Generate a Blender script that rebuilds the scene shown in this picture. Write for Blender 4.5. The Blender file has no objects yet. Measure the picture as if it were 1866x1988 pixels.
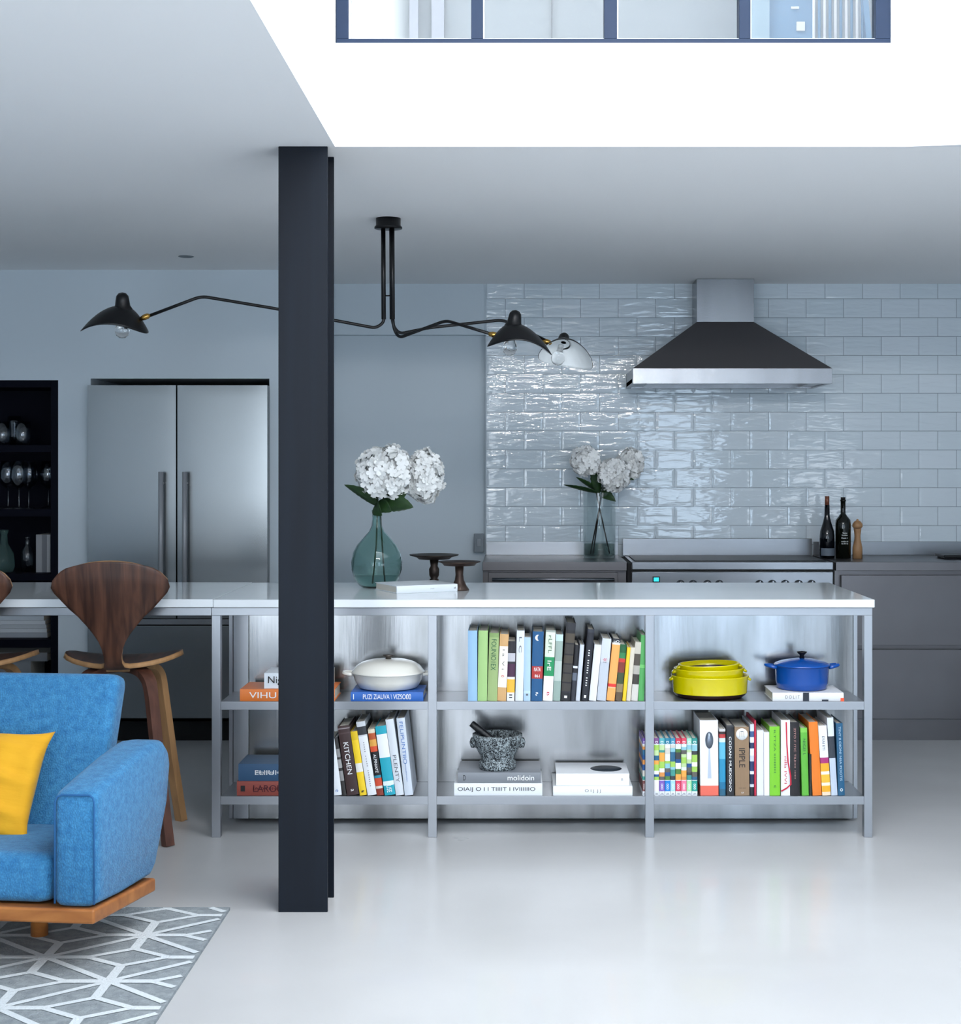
import bpy, bmesh, math, random
from mathutils import Vector, Matrix, Euler
pi = math.pi
R = math.radians
SC = bpy.context.scene
COL = SC.collection

# ------------------------------------------------------------------ camera
# Level camera 1.434 m above the floor, looking along +Y, lens-shifted.
F, VX, VY, H = 2950.0, 1010.0, 906.0, 1.434
cam_d = bpy.data.cameras.new('camera')
cam = bpy.data.objects.new('camera', cam_d); COL.objects.link(cam)
cam.location = (0, 0, H); cam.rotation_euler = (pi/2, 0, 0)
cam_d.sensor_width = 36; cam_d.sensor_fit = 'AUTO'
cam_d.lens = F*36/1988
cam_d.shift_x = (933-VX)/1988
cam_d.shift_y = (VY-994)/1988
cam_d.clip_start = 0.05
SC.camera = cam

# ------------------------------------------------------------------ light
SC.view_settings.view_transform = 'Standard'
SC.view_settings.look = 'None'
SC.view_settings.gamma = 1
SC.view_settings.use_curve_mapping = False
SC.view_settings.exposure = 0.0
W = bpy.data.worlds.new('world'); SC.world = W; W.use_nodes = True
W.node_tree.nodes['Background'].inputs[0].default_value = (0.62, 0.80, 1.0, 1)
W.node_tree.nodes['Background'].inputs[1].default_value = 0.9

def area(name, loc, rot, sx, sy, power, col):
    l = bpy.data.lights.new(name, 'AREA'); l.shape = 'RECTANGLE'
    l.size = sx; l.size_y = sy; l.energy = power; l.color = col
    o = bpy.data.objects.new(name, l); COL.objects.link(o)
    o.location = loc; o.rotation_euler = rot
    return o
area('daylight_rooflight', (0.95, 3.2, 5.2), (0, 0, 0), 3.0, 3.3, 245, (0.975, 0.985, 1.0))
area('daylight_garden_doors', (-1.7, -2.9, 1.3), (pi/2+.4, 0, 0), 2.6, 2.3, 135, (0.84, 0.92, 1.0))
area('added_fill_right', (3.57, -0.4, 1.35), (pi/2+.4, 0, pi/2), 3.4, 1.9, 105, (0.84, 0.92, 1.0))  # added fill light on the solid right wall, no window opening there
area('added_sparkle_rear', (0.25, -2.88, 2.36), (pi/2, 0, 0), 1.5, .07, 7, (1.0, 0.98, 0.94))  # added unseen strip light, makes sparkles on the glazed tiles
area('added_sparkle_well', (0.45, 1.52, 2.86), (pi/2, 0, 0), 1.6, .12, 55, (1.0, 0.98, 0.96))  # added strip light on the blank well wall for glints high on the tiles
area('daylight_glazed_door', (2.05, -2.88, 1.2), (pi/2, 0, 0), .95, 2.2, 48, (0.62, 0.8, 1.0))
area('added_fill_upper', (0.6, 6.0, 5.3), (0, 0, 0), 3.0, 1.0, 14, (1.0, 0.98, 0.96))  # added fill lamp under the closed upper ceiling, brightens that room
sun_d = bpy.data.lights.new('sun', 'SUN'); sun_d.energy = 8; sun_d.angle = R(3); sun_d.color = (1, .98, .95)
sun = bpy.data.objects.new('sun', sun_d); COL.objects.link(sun)
sun.rotation_euler = (R(42), 0, R(-8))     # comes in over the garden, lands on the floor behind the camera

# ------------------------------------------------------------------ helpers
def X(px, d): return (px-VX)*d/F
def Z(py, d): return H-(py-VY)*d/F
def at(px, py, d): return Vector((X(px, d), d, Z(py, d)))
CZ = 2.465          # ceiling height

def lin(h):
    if not isinstance(h, str): return tuple(h)+(1,) if len(h) == 3 else tuple(h)
    h = h.lstrip('#'); c = [int(h[i:i+2], 16)/255 for i in (0, 2, 4)]
    return tuple([x/12.92 if x <= .04045 else ((x+.055)/1.055)**2.4 for x in c])+(1,)

_m = {}
def mat(name, col, rough=.5, metal=0, spec=.5, trans=0, ior=1.45, coat=0, bump=None, var=None, emit=0, sheen=0):
    """bump=(scale,strength[,stretch]) var=(scale,colour2[,stretch])"""
    if name in _m: return _m[name]
    m = bpy.data.materials.new(name); m.use_nodes = True; _m[name] = m
    nt = m.node_tree; b = nt.nodes['Principled BSDF']
    b.inputs['Base Color'].default_value = lin(col)
    b.inputs['Roughness'].default_value = rough
    b.inputs['Metallic'].default_value = metal
    b.inputs['Specular IOR Level'].default_value = spec
    b.inputs['Transmission Weight'].default_value = trans
    b.inputs['IOR'].default_value = ior
    b.inputs['Coat Weight'].default_value = coat
    b.inputs['Sheen Weight'].default_value = sheen
    if emit:
        b.inputs['Emission Color'].default_value = lin(col); b.inputs['Emission Strength'].default_value = emit
    def noise(scale, st, detail=4):
        tc = nt.nodes.new('ShaderNodeTexCoord'); mp = nt.nodes.new('ShaderNodeMapping')
        mp.inputs['Scale'].default_value = st
        nt.links.new(tc.outputs['Object'], mp.inputs[0])
        n = nt.nodes.new('ShaderNodeTexNoise'); n.inputs['Scale'].default_value = scale
        n.inputs['Detail'].default_value = detail
        nt.links.new(mp.outputs[0], n.inputs[0]); return n
    if bump:
        n = noise(bump[0], bump[2] if len(bump) > 2 else (1, 1, 1))
        bp = nt.nodes.new('ShaderNodeBump'); bp.inputs['Strength'].default_value = bump[1]
        bp.inputs['Distance'].default_value = .01
        nt.links.new(n.outputs[0], bp.inputs['Height']); nt.links.new(bp.outputs[0], b.inputs['Normal'])
    if var:
        n = noise(var[0], var[2] if len(var) > 2 else (1, 1, 1))
        r = nt.nodes.new('ShaderNodeValToRGB')
        r.color_ramp.elements[0].position = .35; r.color_ramp.elements[1].position = .65
        r.color_ramp.elements[0].color = lin(col); r.color_ramp.elements[1].color = lin(var[1])
        nt.links.new(n.outputs[0], r.inputs[0]); nt.links.new(r.outputs[0], b.inputs['Base Color'])
    return m

class MB:
    def __init__(s): s.bm = bmesh.new(); s.mi = 0
    def face(s, vs, smooth=False):
        try:
            f = s.bm.faces.new(vs); f.material_index = s.mi; f.smooth = smooth; return f
        except ValueError: return None
    def v(s, co): return s.bm.verts.new(co)
    def box(s, x0, x1, y0, y1, z0, z1):
        c = [s.v((x, y, z)) for z in (z0, z1) for y in (y0, y1) for x in (x0, x1)]
        for q in ((0,2,3,1), (4,5,7,6), (0,1,5,4), (2,6,7,3), (0,4,6,2), (1,3,7,5)):
            s.face([c[i] for i in q])
        return s
    def hexa(s, b, t):   # bottom quad and top quad, ccw from above
        B = [s.v(p) for p in b]; T = [s.v(p) for p in t]
        s.face(B[::-1]); s.face(T)
        for i in range(4): s.face([B[i], B[(i+1) % 4], T[(i+1) % 4], T[i]])
        return s
    def lathe(s, prof, c=(0, 0, 0), seg=40, sx=1, sy=1, close=False, smooth=True):
        rows = []
        for r, z in prof:
            if r < 1e-6: rows.append([s.v((c[0], c[1], c[2]+z))])
            else: rows.append([s.v((c[0]+r*sx*math.cos(2*pi*i/seg), c[1]+r*sy*math.sin(2*pi*i/seg), c[2]+z)) for i in range(seg)])
        pr = list(zip(rows, rows[1:]))
        if close: pr.append((rows[-1], rows[0]))
        for a, b in pr:
            for i in range(seg):
                j = (i+1) % seg
                if len(a) == 1 and len(b) == 1: continue
                if len(a) == 1: s.face([a[0], b[j], b[i]], smooth)
                elif len(b) == 1: s.face([a[i], a[j], b[0]], smooth)
                else: s.face([a[i], a[j], b[j], b[i]], smooth)
        return s
    def tube(s, pts, r, seg=12, cap=True, r1=None, rect=None, up=None, smooth=True):
        pts = [Vector(p) for p in pts]; n = len(pts); rows = []
        pu = Vector(up) if up else None
        for k, p in enumerate(pts):
            t = (pts[min(k+1, n-1)]-pts[max(k-1, 0)]).normalized()
            if pu is None: pu = Vector((0, 0, 1)) if abs(t.z) < .9 else Vector((1, 0, 0))
            a = t.cross(pu).normalized(); b = a.cross(t).normalized(); pu = b
            rr = r if r1 is None else r+(r1-r)*k/(n-1)
            if rect:
                w, h = rect[k] if isinstance(rect, list) else rect
                rows.append([s.v(p+a*x+b*y) for x, y in ((w, h), (-w, h), (-w, -h), (w, -h))])
            else: rows.append([s.v(p+a*rr*math.cos(2*pi*i/seg)+b*rr*math.sin(2*pi*i/seg)) for i in range(seg)])
        m = len(rows[0])
        for a, b in zip(rows, rows[1:]):
            for i in range(m): s.face([a[i], a[(i+1) % m], b[(i+1) % m], b[i]], smooth and not rect)
        if cap: s.face(rows[0][::-1]); s.face(rows[-1])
        return s
    def grid(s, fn, nu, nv, smooth=True, wrapu=False):
        g = [[s.v(fn(i/(nu if wrapu else nu-1), j/(nv-1))) for i in range(nu)] for j in range(nv)]
        for j in range(nv-1):
            for i in range(nu if wrapu else nu-1):
                k = (i+1) % nu
                s.face([g[j][i], g[j][k], g[j+1][k], g[j+1][i]], smooth)
        return s
    def build(s, name, m=None, parent=None, bevel=0, seg=2, loc=None, rot=None, merge=False, subsurf=0, solid=0, smooth=False, rim=None):
        if merge: bmesh.ops.remove_doubles(s.bm, verts=s.bm.verts, dist=1e-5)
        bmesh.ops.recalc_face_normals(s.bm, faces=s.bm.faces)
        if smooth:
            for f in s.bm.faces: f.smooth = True
        me = bpy.data.meshes.new(name); s.bm.to_mesh(me); s.bm.free()
        o = bpy.data.objects.new(name, me); COL.objects.link(o)
        for q in (m if isinstance(m, (list, tuple)) else [m]):
            if q: me.materials.append(q)
        if parent: o.parent = parent
        if loc: o.location = loc
        if rot: o.rotation_euler = rot
        if solid:
            q = o.modifiers.new('solid', 'SOLIDIFY'); q.thickness = solid; q.offset = 0
            if rim is not None: q.material_offset_rim = rim
        if bevel:
            q = o.modifiers.new('bevel', 'BEVEL'); q.width = bevel; q.segments = seg; q.limit_method = 'ANGLE'; q.angle_limit = R(35)
            for f in me.polygons: f.use_smooth = True
            if hasattr(q, 'harden_normals'): q.harden_normals = True
        if subsurf:
            q = o.modifiers.new('sub', 'SUBSURF'); q.levels = subsurf; q.render_levels = subsurf
        return o

def tag(o, label=None, cat=None, group=None, kind=None):
    if label: o['label'] = label
    if cat: o['category'] = cat
    if group: o['group'] = group
    if kind: o['kind'] = kind
    return o
def empty(name, loc, label, cat, group=None, rot=(0, 0, 0)):
    o = bpy.data.objects.new(name, None); COL.objects.link(o); o.empty_display_size = .05
    o.location = loc; o.rotation_euler = rot
    return tag(o, label, cat, group)
def struct(o): o['kind'] = 'structure'; return o
def box(name, m, x0, x1, y0, y1, z0, z1, parent=None, bevel=0):
    return MB().box(x0, x1, y0, y1, z0, z1).build(name, m, parent, bevel)
def copy_tree(o, parent=None):
    c = o.copy(); COL.objects.link(c); c.parent = parent
    for ch in list(o.children): copy_tree(ch, c)
    return c
def text(name, s, L, Hh, pos, m, parent, mode='down', rot=None):
    """raised lettering; mode 'down' reads top to bottom on a face towards -Y, 'h' reads left to right"""
    cu = bpy.data.curves.new('t', 'FONT'); cu.body = s; cu.extrude = .0; cu.align_x = 'CENTER'; cu.align_y = 'CENTER'
    t = bpy.data.objects.new('t', cu); COL.objects.link(t)
    bpy.context.view_layer.update()
    me = bpy.data.meshes.new_from_object(t.evaluated_get(bpy.context.evaluated_depsgraph_get()))
    bpy.data.objects.remove(t); bpy.data.curves.remove(cu)
    xs = [v.co.x for v in me.vertices]; ys = [v.co.y for v in me.vertices]
    if not xs: return
    cx, cy = (max(xs)+min(xs))/2, (max(ys)+min(ys))/2
    sx = L/(max(xs)-min(xs)); sy = Hh/(max(ys)-min(ys))
    for v in me.vertices: v.co = ((v.co.x-cx)*sx, (v.co.y-cy)*sy, 0)
    me.materials.append(m)
    o = bpy.data.objects.new(name, me); COL.objects.link(o); o.parent = parent; o.location = pos
    o.rotation_euler = rot or ((pi/2, pi/2, 0) if mode == 'down' else (pi/2, 0, 0))
    return o

# ------------------------------------------------------------------ materials
M_wall = mat('wall_paint', '#c3ced6', .75, bump=(60, .03))
M_white = mat('white_plaster', '#eef1f4', .8)
M_ceil = mat('ceiling_paint', '#f8f9fa', .8)
M_steel = mat('brushed_steel', '#8f9195', .27, 1, bump=(40, .05, (1, 1, 30)), var=(8, '#85878b', (1, 1, .1)))
M_steel2 = mat('brushed_steel_range', '#8a8d92', .30, 1, bump=(30, .05, (.3, 1, 30)))
M_panel = mat('brushed_steel_panel', '#868889', .20, 1, bump=(12, .02, (8, 1, .4)), var=(3, '#aaacaf', (2.2, 1, .35)))
M_frame = mat('satin_steel_frame', '#9a9da2', .34, .9, bump=(80, .02))
M_fridge = mat('fridge_steel', '#8a8e90', .26, 1, bump=(1.6, .12, (.5, 1, 1)))
M_cab = mat('cabinet_steel', '#6e6c6e', .34, .95, var=(1.2, '#626062', (1, 1, 1)))
M_black = mat('black_metal', '#0e0f11', .42, .3)
M_dark = mat('dark_gap', '#08080a', .7)
M_plinth = mat('plinth_grey', '#33363a', .7)
M_navy = mat('navy_painted_wood', '#050714', .65, spec=.1)
M_brass = mat('brass', '#b08a48', .25, 1)
M_paper = mat('paper_pages', '#d9d5ca', .85, bump=(200, .15, (1, 1, 1)))
M_glass = mat('clear_glass', '#ffffff', .01, trans=1, ior=1.45)
M_txw = mat('lettering_white', '#eef0f2', .6); M_txk = mat('lettering_black', '#1b1c20', .6)
M_txd = mat('lettering_grey', '#5a5e66', .6); M_txr = mat('lettering_red', '#c41f3a', .6)
M_txb = mat('lettering_blue', '#3f6fb4', .6); M_txg = mat('lettering_green', '#1f5a3a', .6)

def nt_of(m): return m.node_tree, m.node_tree.nodes['Principled BSDF']
# polished concrete floor
M_floor = mat('polished_concrete', '#b9bbbd', .32, coat=.15)
nt, b = nt_of(M_floor)
tc = nt.nodes.new('ShaderNodeTexCoord'); n1 = nt.nodes.new('ShaderNodeTexNoise'); n1.inputs['Scale'].default_value = .9; n1.inputs['Detail'].default_value = 6
r = nt.nodes.new('ShaderNodeValToRGB'); r.color_ramp.elements[0].position = .3; r.color_ramp.elements[1].position = .72
r.color_ramp.elements[0].color = lin('#b1b2b3'); r.color_ramp.elements[1].color = lin('#c0c1c2')
nt.links.new(tc.outputs['Object'], n1.inputs[0]); nt.links.new(n1.outputs[0], r.inputs[0]); nt.links.new(r.outputs[0], b.inputs['Base Color'])
n2 = nt.nodes.new('ShaderNodeTexNoise'); n2.inputs['Scale'].default_value = 3; n2.inputs['Detail'].default_value = 5
mr = nt.nodes.new('ShaderNodeMapRange'); mr.inputs['To Min'].default_value = .22; mr.inputs['To Max'].default_value = .42
nt.links.new(tc.outputs['Object'], n2.inputs[0]); nt.links.new(n2.outputs[0], mr.inputs[0]); nt.links.new(mr.outputs[0], b.inputs['Roughness'])

# glazed tile wall: brick layout in world x/z, each tile gently rippled
DT = 8.567
M_tile = mat('glazed_wall_tile', '#b3bcc6', .04, spec=.65)
nt, b = nt_of(M_tile)
tc = nt.nodes.new('ShaderNodeTexCoord'); sp = nt.nodes.new('ShaderNodeSeparateXYZ'); cb = nt.nodes.new('ShaderNodeCombineXYZ')
nt.links.new(tc.outputs['Object'], sp.inputs[0])
ax = nt.nodes.new('ShaderNodeMath'); ax.operation = 'ADD'; ax.inputs[1].default_value = 10*.212-.871+.106+.106
az = nt.nodes.new('ShaderNodeMath'); az.operation = 'ADD'; az.inputs[1].default_value = 12*.10655-.9955
nt.links.new(sp.outputs[0], ax.inputs[0]); nt.links.new(sp.outputs[2], az.inputs[0])
nt.links.new(ax.outputs[0], cb.inputs[0]); nt.links.new(az.outputs[0], cb.inputs[1])
br = nt.nodes.new('ShaderNodeTexBrick'); br.offset = .5; br.inputs['Scale'].default_value = 1
br.inputs['Brick Width'].default_value = .212; br.inputs['Row Height'].default_value = .10655
br.inputs['Mortar Size'].default_value = .0016; br.inputs['Mortar Smooth'].default_value = .35
br.inputs['Color1'].default_value = lin('#d2dce4'); br.inputs['Color2'].default_value = lin('#cad6de'); br.inputs['Mortar'].default_value = lin('#8d98a2')
nt.links.new(cb.outputs[0], br.inputs[0]); nt.links.new(br.outputs['Color'], b.inputs['Base Color'])
mp = nt.nodes.new('ShaderNodeMapping'); mp.inputs['Scale'].default_value = (7, 34, 1)
nt.links.new(cb.outputs[0], mp.inputs[0])
nz = nt.nodes.new('ShaderNodeTexNoise'); nz.inputs['Scale'].default_value = 1; nz.inputs['Detail'].default_value = 2.5; nz.inputs['Distortion'].default_value = .4
nt.links.new(mp.outputs[0], nz.inputs[0])
ml = nt.nodes.new('ShaderNodeMath'); ml.operation = 'MULTIPLY'; ml.inputs[1].default_value = .55
nt.links.new(nz.outputs[0], ml.inputs[0])
sb = nt.nodes.new('ShaderNodeMath'); sb.operation = 'SUBTRACT'; nt.links.new(ml.outputs[0], sb.inputs[0]); nt.links.new(br.outputs['Fac'], sb.inputs[1])
bp = nt.nodes.new('ShaderNodeBump'); bp.inputs['Strength'].default_value = .55; bp.inputs['Distance'].default_value = .009
b2_ = nt.nodes.new('ShaderNodeTexBrick'); b2_.offset = .5; b2_.inputs['Scale'].default_value = 1
b2_.inputs['Brick Width'].default_value = .212; b2_.inputs['Row Height'].default_value = .10655; b2_.inputs['Mortar Size'].default_value = .016; b2_.inputs['Mortar Smooth'].default_value = 1
nt.links.new(cb.outputs[0], b2_.inputs[0])
m2_ = nt.nodes.new('ShaderNodeMath'); m2_.operation = 'MULTIPLY_ADD'; m2_.inputs[1].default_value = -.13
nt.links.new(b2_.outputs['Fac'], m2_.inputs[0]); nt.links.new(sb.outputs[0], m2_.inputs[2]); sb = m2_
nt.links.new(sb.outputs[0], bp.inputs['Height']); nt.links.new(bp.outputs[0], b.inputs['Normal'])

# black painted steel with scuffs
M_column = mat('scuffed_black_steel', '#12171f', .45, 0, spec=.18)
nt, b = nt_of(M_column)
tc = nt.nodes.new('ShaderNodeTexCoord')
va = nt.nodes.new('ShaderNodeTexNoise'); va.inputs['Scale'].default_value = 22; va.inputs['Detail'].default_value = 8; va.inputs['Roughness'].default_value = .75
nb = nt.nodes.new('ShaderNodeTexNoise'); nb.inputs['Scale'].default_value = 2.2
mp = nt.nodes.new('ShaderNodeMapping'); mp.inputs['Scale'].default_value = (8, 8, .5)
nt.links.new(tc.outputs['Object'], va.inputs[0]); nt.links.new(tc.outputs['Object'], mp.inputs[0]); nt.links.new(mp.outputs[0], nb.inputs[0])
r1 = nt.nodes.new('ShaderNodeValToRGB'); r1.color_ramp.elements[0].position = .735; r1.color_ramp.elements[1].position = .76
r1.color_ramp.elements[0].color = (0, 0, 0, 1); r1.color_ramp.elements[1].color = (1, 1, 1, 1)
r2 = nt.nodes.new('ShaderNodeValToRGB'); r2.color_ramp.elements[0].color = lin('#0b0e14'); r2.color_ramp.elements[1].color = lin('#151d28')
mx = nt.nodes.new('ShaderNodeMixRGB'); mx.inputs[2].default_value = lin('#8f99a5')
nt.links.new(va.outputs[0], r1.inputs[0]); nt.links.new(nb.outputs[0], r2.inputs[0]); nt.links.new(r1.outputs[0], mx.inputs[0]); nt.links.new(r2.outputs[0], mx.inputs[1])
nt.links.new(mx.outputs[0], b.inputs['Base Color'])

def wood(name, c1, c2, scale, st, rough=.4):
    m = mat(name, c1, rough); nt, b = nt_of(m)
    tc = nt.nodes.new('ShaderNodeTexCoord'); mp = nt.nodes.new('ShaderNodeMapping'); mp.inputs['Scale'].default_value = st
    n = nt.nodes.new('ShaderNodeTexNoise'); n.inputs['Scale'].default_value = scale; n.inputs['Detail'].default_value = 6; n.inputs['Distortion'].default_value = .6
    r = nt.nodes.new('ShaderNodeValToRGB'); r.color_ramp.elements[0].position = .35; r.color_ramp.elements[1].position = .65
    r.color_ramp.elements[0].color = lin(c1); r.color_ramp.elements[1].color = lin(c2)
    nt.links.new(tc.outputs['Object'], mp.inputs[0]); nt.links.new(mp.outputs[0], n.inputs[0]); nt.links.new(n.outputs[0], r.inputs[0]); nt.links.new(r.outputs[0], b.inputs['Base Color'])
    return m
M_walnut = wood('walnut_veneer', '#342019', '#5e3d2e', 6, (6, 1, .5))
M_walnutleg = wood('walnut_leg', '#42271d', '#664032', 8, (3, 3, .6))
M_ply = wood('pale_ply_edge', '#a67e55', '#bd9164', 6, (5, 5, .6), .5)
M_teak = wood('teak_base', '#8f5527', '#b0713a', 5, (1, 3, 3), .4)

M_marble = mat('white_worktop', '#e4e9ed', .12, coat=.3, var=(2.2, '#dde3e8'))
M_fab = mat('blue_woven_fabric', '#2f6ea6', .9, sheen=.12)
nt, b = nt_of(M_fab)
tc = nt.nodes.new('ShaderNodeTexCoord'); mp = nt.nodes.new('ShaderNodeMapping'); mp.inputs['Scale'].default_value = (240, 240, 150)
vo = nt.nodes.new('ShaderNodeTexVoronoi'); vo.inputs['Scale'].default_value = 1
nt.links.new(tc.outputs['Object'], mp.inputs[0]); nt.links.new(mp.outputs[0], vo.inputs[0])
bp = nt.nodes.new('ShaderNodeBump'); bp.inputs['Strength'].default_value = .55; bp.inputs['Distance'].default_value = .004
nt.links.new(vo.outputs['Distance'], bp.inputs['Height']); nt.links.new(bp.outputs[0], b.inputs['Normal'])
nn = nt.nodes.new('ShaderNodeTexNoise'); nn.inputs['Scale'].default_value = 45; nn.inputs['Detail'].default_value = 8
r = nt.nodes.new('ShaderNodeValToRGB'); r.color_ramp.elements[0].position = .3; r.color_ramp.elements[1].position = .7
r.color_ramp.elements[0].color = lin('#2b74a8'); r.color_ramp.elements[1].color = lin('#4590c0')
nt.links.new(tc.outputs['Object'], nn.inputs[0]); nt.links.new(nn.outputs[0], r.inputs[0])
wm = nt.nodes.new('ShaderNodeMixRGB'); wm.blend_type = 'MULTIPLY'; wm.inputs[0].default_value = .55
wr = nt.nodes.new('ShaderNodeValToRGB'); wr.color_ramp.elements[0].position = .1; wr.color_ramp.elements[1].position = .7
wr.color_ramp.elements[0].color = (1, 1, 1, 1); wr.color_ramp.elements[1].color = (.45, .5, .55, 1)
nt.links.new(vo.outputs['Distance'], wr.inputs[0]); nt.links.new(r.outputs[0], wm.inputs[1]); nt.links.new(wr.outputs[0], wm.inputs[2])
nt.links.new(wm.outputs[0], b.inputs['Base Color'])

# ------------------------------------------------------------------ structure
XL, XR, YB = -4.3, 3.6, -3.0
OPX0, OPX1, OPY0, OPY1 = -0.5986, 2.35, 1.5, 4.898
struct(box('floor', M_floor, XL-.2, XR+.2, YB-.2, 8.9, -.1, 0))
m = MB()
ZC1 = 2.765
m.box(XL-.2, XR+.2, OPY1, 8.9, CZ, ZC1); m.box(XL-.2, OPX0, YB-.2, OPY1, CZ, ZC1)
m.box(OPX1, XR+.2, YB-.2, OPY1, CZ, ZC1); m.box(OPX0, OPX1, YB-.2, OPY0, CZ, ZC1)
struct(m.build('ceiling', M_ceil))
# light well walls (above the slab edges, whose inner faces are clad in the same white)
ZT = 5.4
m = MB(); t = .012
m.box(OPX0-.15, OPX0+.002, OPY0, OPY1+.3, ZC1, ZT); m.box(OPX0, OPX0+.002, OPY0, OPY1, CZ, ZC1)
struct(m.build('wall_lightwell_left', M_white))
m = MB(); m.box(OPX1, OPX1+.15, OPY0, OPY1, ZC1, ZT); m.box(OPX1-.002, OPX1, OPY0, OPY1, CZ, ZC1)
struct(m.build('wall_lightwell_right', M_white))
struct(box('wall_lightwell_front', M_white, OPX0-.2, OPX1+.2, OPY0-.15, OPY0, ZC1, 9.2))  # unseen upper height raised to block sun from island and upper window
wz = Z(86, 4.91); WXR = X(1729, 4.91)
m = MB(); m.box(OPX0, OPX1, OPY1-.002, OPY1+.0, CZ, ZC1)
m.box(OPX0, OPX1, OPY1-.002, OPY1+.15, ZC1, wz); m.box(WXR, OPX1, OPY1-.002, OPY1+.15, wz, ZT); m.box(OPX0, WXR, OPY1, OPY1+.15, 4.2, ZT)
m.hexa([(1.24, OPY1-.002, CZ), (1.5, OPY1-.05, CZ), (OPX1, OPY1-.055, CZ), (OPX1, OPY1, CZ)],
       [(1.24, OPY1-.002, ZT), (1.5, OPY1-.05, ZT), (OPX1, OPY1-.055, ZT), (OPX1, OPY1, ZT)])
struct(m.build('wall_lightwell_back', M_white))

# back walls
DW = 7.96
fx0, fx1 = X(176, DW), X(523, DW); fz = Z(735, DW)
bx1 = X(113, DW); bz = Z(738, DW); bx0 = -3.55
WE = X(598, DW)
m = MB()
m.box(XL, bx0, DW, DW+.6, 0, CZ); m.box(bx0, bx1, DW, DW+.6, bz, CZ); m.box(bx1, fx0, DW, DW+.8, 0, CZ)
m.box(fx0, fx1, DW, DW+.8, fz, CZ); m.box(fx1, WE, DW, DW+.8, 0, CZ)
struct(m.build('wall_back_left', M_wall))
m = MB(); m.box(XL, WE, 8.72, 8.9, 0, CZ)
struct(m.build('wall_back_recess', M_navy))
mx1 = X(945, DT)
m = MB(); m.box(WE, mx1, DT, DT+.2, Z(650, DT), CZ); m.box(WE, mx1-.004, DT+.055, DT+.2, 0, Z(650, DT))
m.box(mx1-.006, mx1, DT-.01, DT+.2, 0, CZ)
struct(m.build('wall_back_middle', M_wall))
struct(box('wall_back_tiled', M_tile, mx1, XR, DT, DT+.2, 0, CZ))
struct(box('wall_left', M_wall, XL-.2, XL, YB, 8.9, 0, CZ))
struct(box('wall_right', M_wall, XR, XR+.2, YB, 8.9, 0, CZ))
m = MB(); m.box(XL, -2.6, YB-.2, YB, 0, CZ); m.box(-2.6, XR, YB-.2, YB, 2.35, CZ); m.box(3.3, XR, YB-.2, YB, 0, 2.35)
struct(m.build('wall_rear', M_wall))
fr = struct(MB().box(-2.6, -2.54, YB-.12, YB-.06, 0, 2.35).box(3.24, 3.3, YB-.12, YB-.06, 0, 2.35).box(-.66, -.6, YB-.12, YB-.06, 0, 2.35).box(1.3, 1.36, YB-.12, YB-.06, 0, 2.35)
            .box(-2.6, 3.3, YB-.12, YB-.06, 0, .06).box(-2.6, 3.3, YB-.12, YB-.06, 2.29, 2.35).build('door_1', M_black))
m = MB()
for y0 in (-2.15, -.43, 1.31): m.box(XR-.03, XR, y0, y0+.05, .38, 2.32)
m.box(XR-.03, XR, -2.15, 1.36, .34, .39).box(XR-.03, XR, -2.15, 1.36, 2.31, 2.36)
struct(m.build('added_fill_frame', M_black))  # invented bars framing the added fill light, wall behind is solid
# internal upper window
M_wf = mat('window_frame_navy', '#14263f', .4, spec=.3)
win = struct(bpy.data.objects.new('window_1', None)); COL.objects.link(win)
wy0, wy1 = 4.905, 4.965
def wx(px): return X(px, 4.91)
m = MB()
m.box(wx(653), wx(1729), wy0, wy1, wz, wz+.017)
for a, c in ((653, 677), (915, 938), (1173, 1198), (1435, 1457), (1700, 1729)): m.box(wx(a), wx(c), wy0, wy1, wz+.017, 4.2)
m.build('window_frame', M_wf, win, bevel=.002)
m = MB()
for a, c in ((677, 915), (938, 1173), (1198, 1435), (1457, 1700)):
    m.box(wx(a), wx(a)+.004, wy0+.01, wy1, wz+.017, 4.2)
    m.box(wx(a), wx(c), wy0+.012, wy1, wz+.017, wz+.021)
m.build('glazing_bead', M_white, win)
for a, c in ((677, 915), (938, 1173), (1198, 1435), (1457, 1700)):
    MB().box(wx(a), wx(c), wy0+.028, wy0+.034, wz+.017, 4.2).build('pane', M_glass, win)
# room beyond it
M_up = mat('upper_room_paint', '#adb6bb', .8); M_up2 = mat('upper_room_panel', '#9db6c4', .8); M_up3 = mat('upper_trim_blue', '#7ea3c2', .6)
UY = 6.6
def ub(name, mt, pa, pb, za, zb, d, th=.03):
    return struct(MB().box(X(pa, d), X(pb, d), d, d+th, za, zb).build(name, mt))
struct(box('wall_upper_back', M_up, -3, 4, UY, UY+.1, ZC1, 5.4))
struct(box('ceiling_upper', M_white, -3, 4, 5.05, UY+.1, 5.4, 5.5))  # unseen, added to keep sky light out of the upper room
struct(box('wall_upper_left', M_up, -1.5, -1.4, 5.05, UY, ZC1, 5.4))
M_trim = mat('upper_trim_pale', '#bcc2cc', .8)
ub('trim_1', M_trim, 795, 812, ZC1, 4.6, UY-.05); ub('trim_2', M_trim, 838, 862, ZC1, 4.6, UY-.05)
ub('trim_3', M_txd, 1071, 1072.2, ZC1, 4.6, UY-.02, .015)
ub('trim_4', M_up2, 1440, 1494, ZC1, 4.6, 6.0, .05); ub('trim_5', M_up3, 1494, 1580, ZC1, 4.6, 6.1, .04)
rail = empty('stair_balustrade', (X(1640, 5.7), 5.7, 3.0), 'pale blue vertical bars of stair balustrade behind the upper window', 'balustrade')
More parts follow.
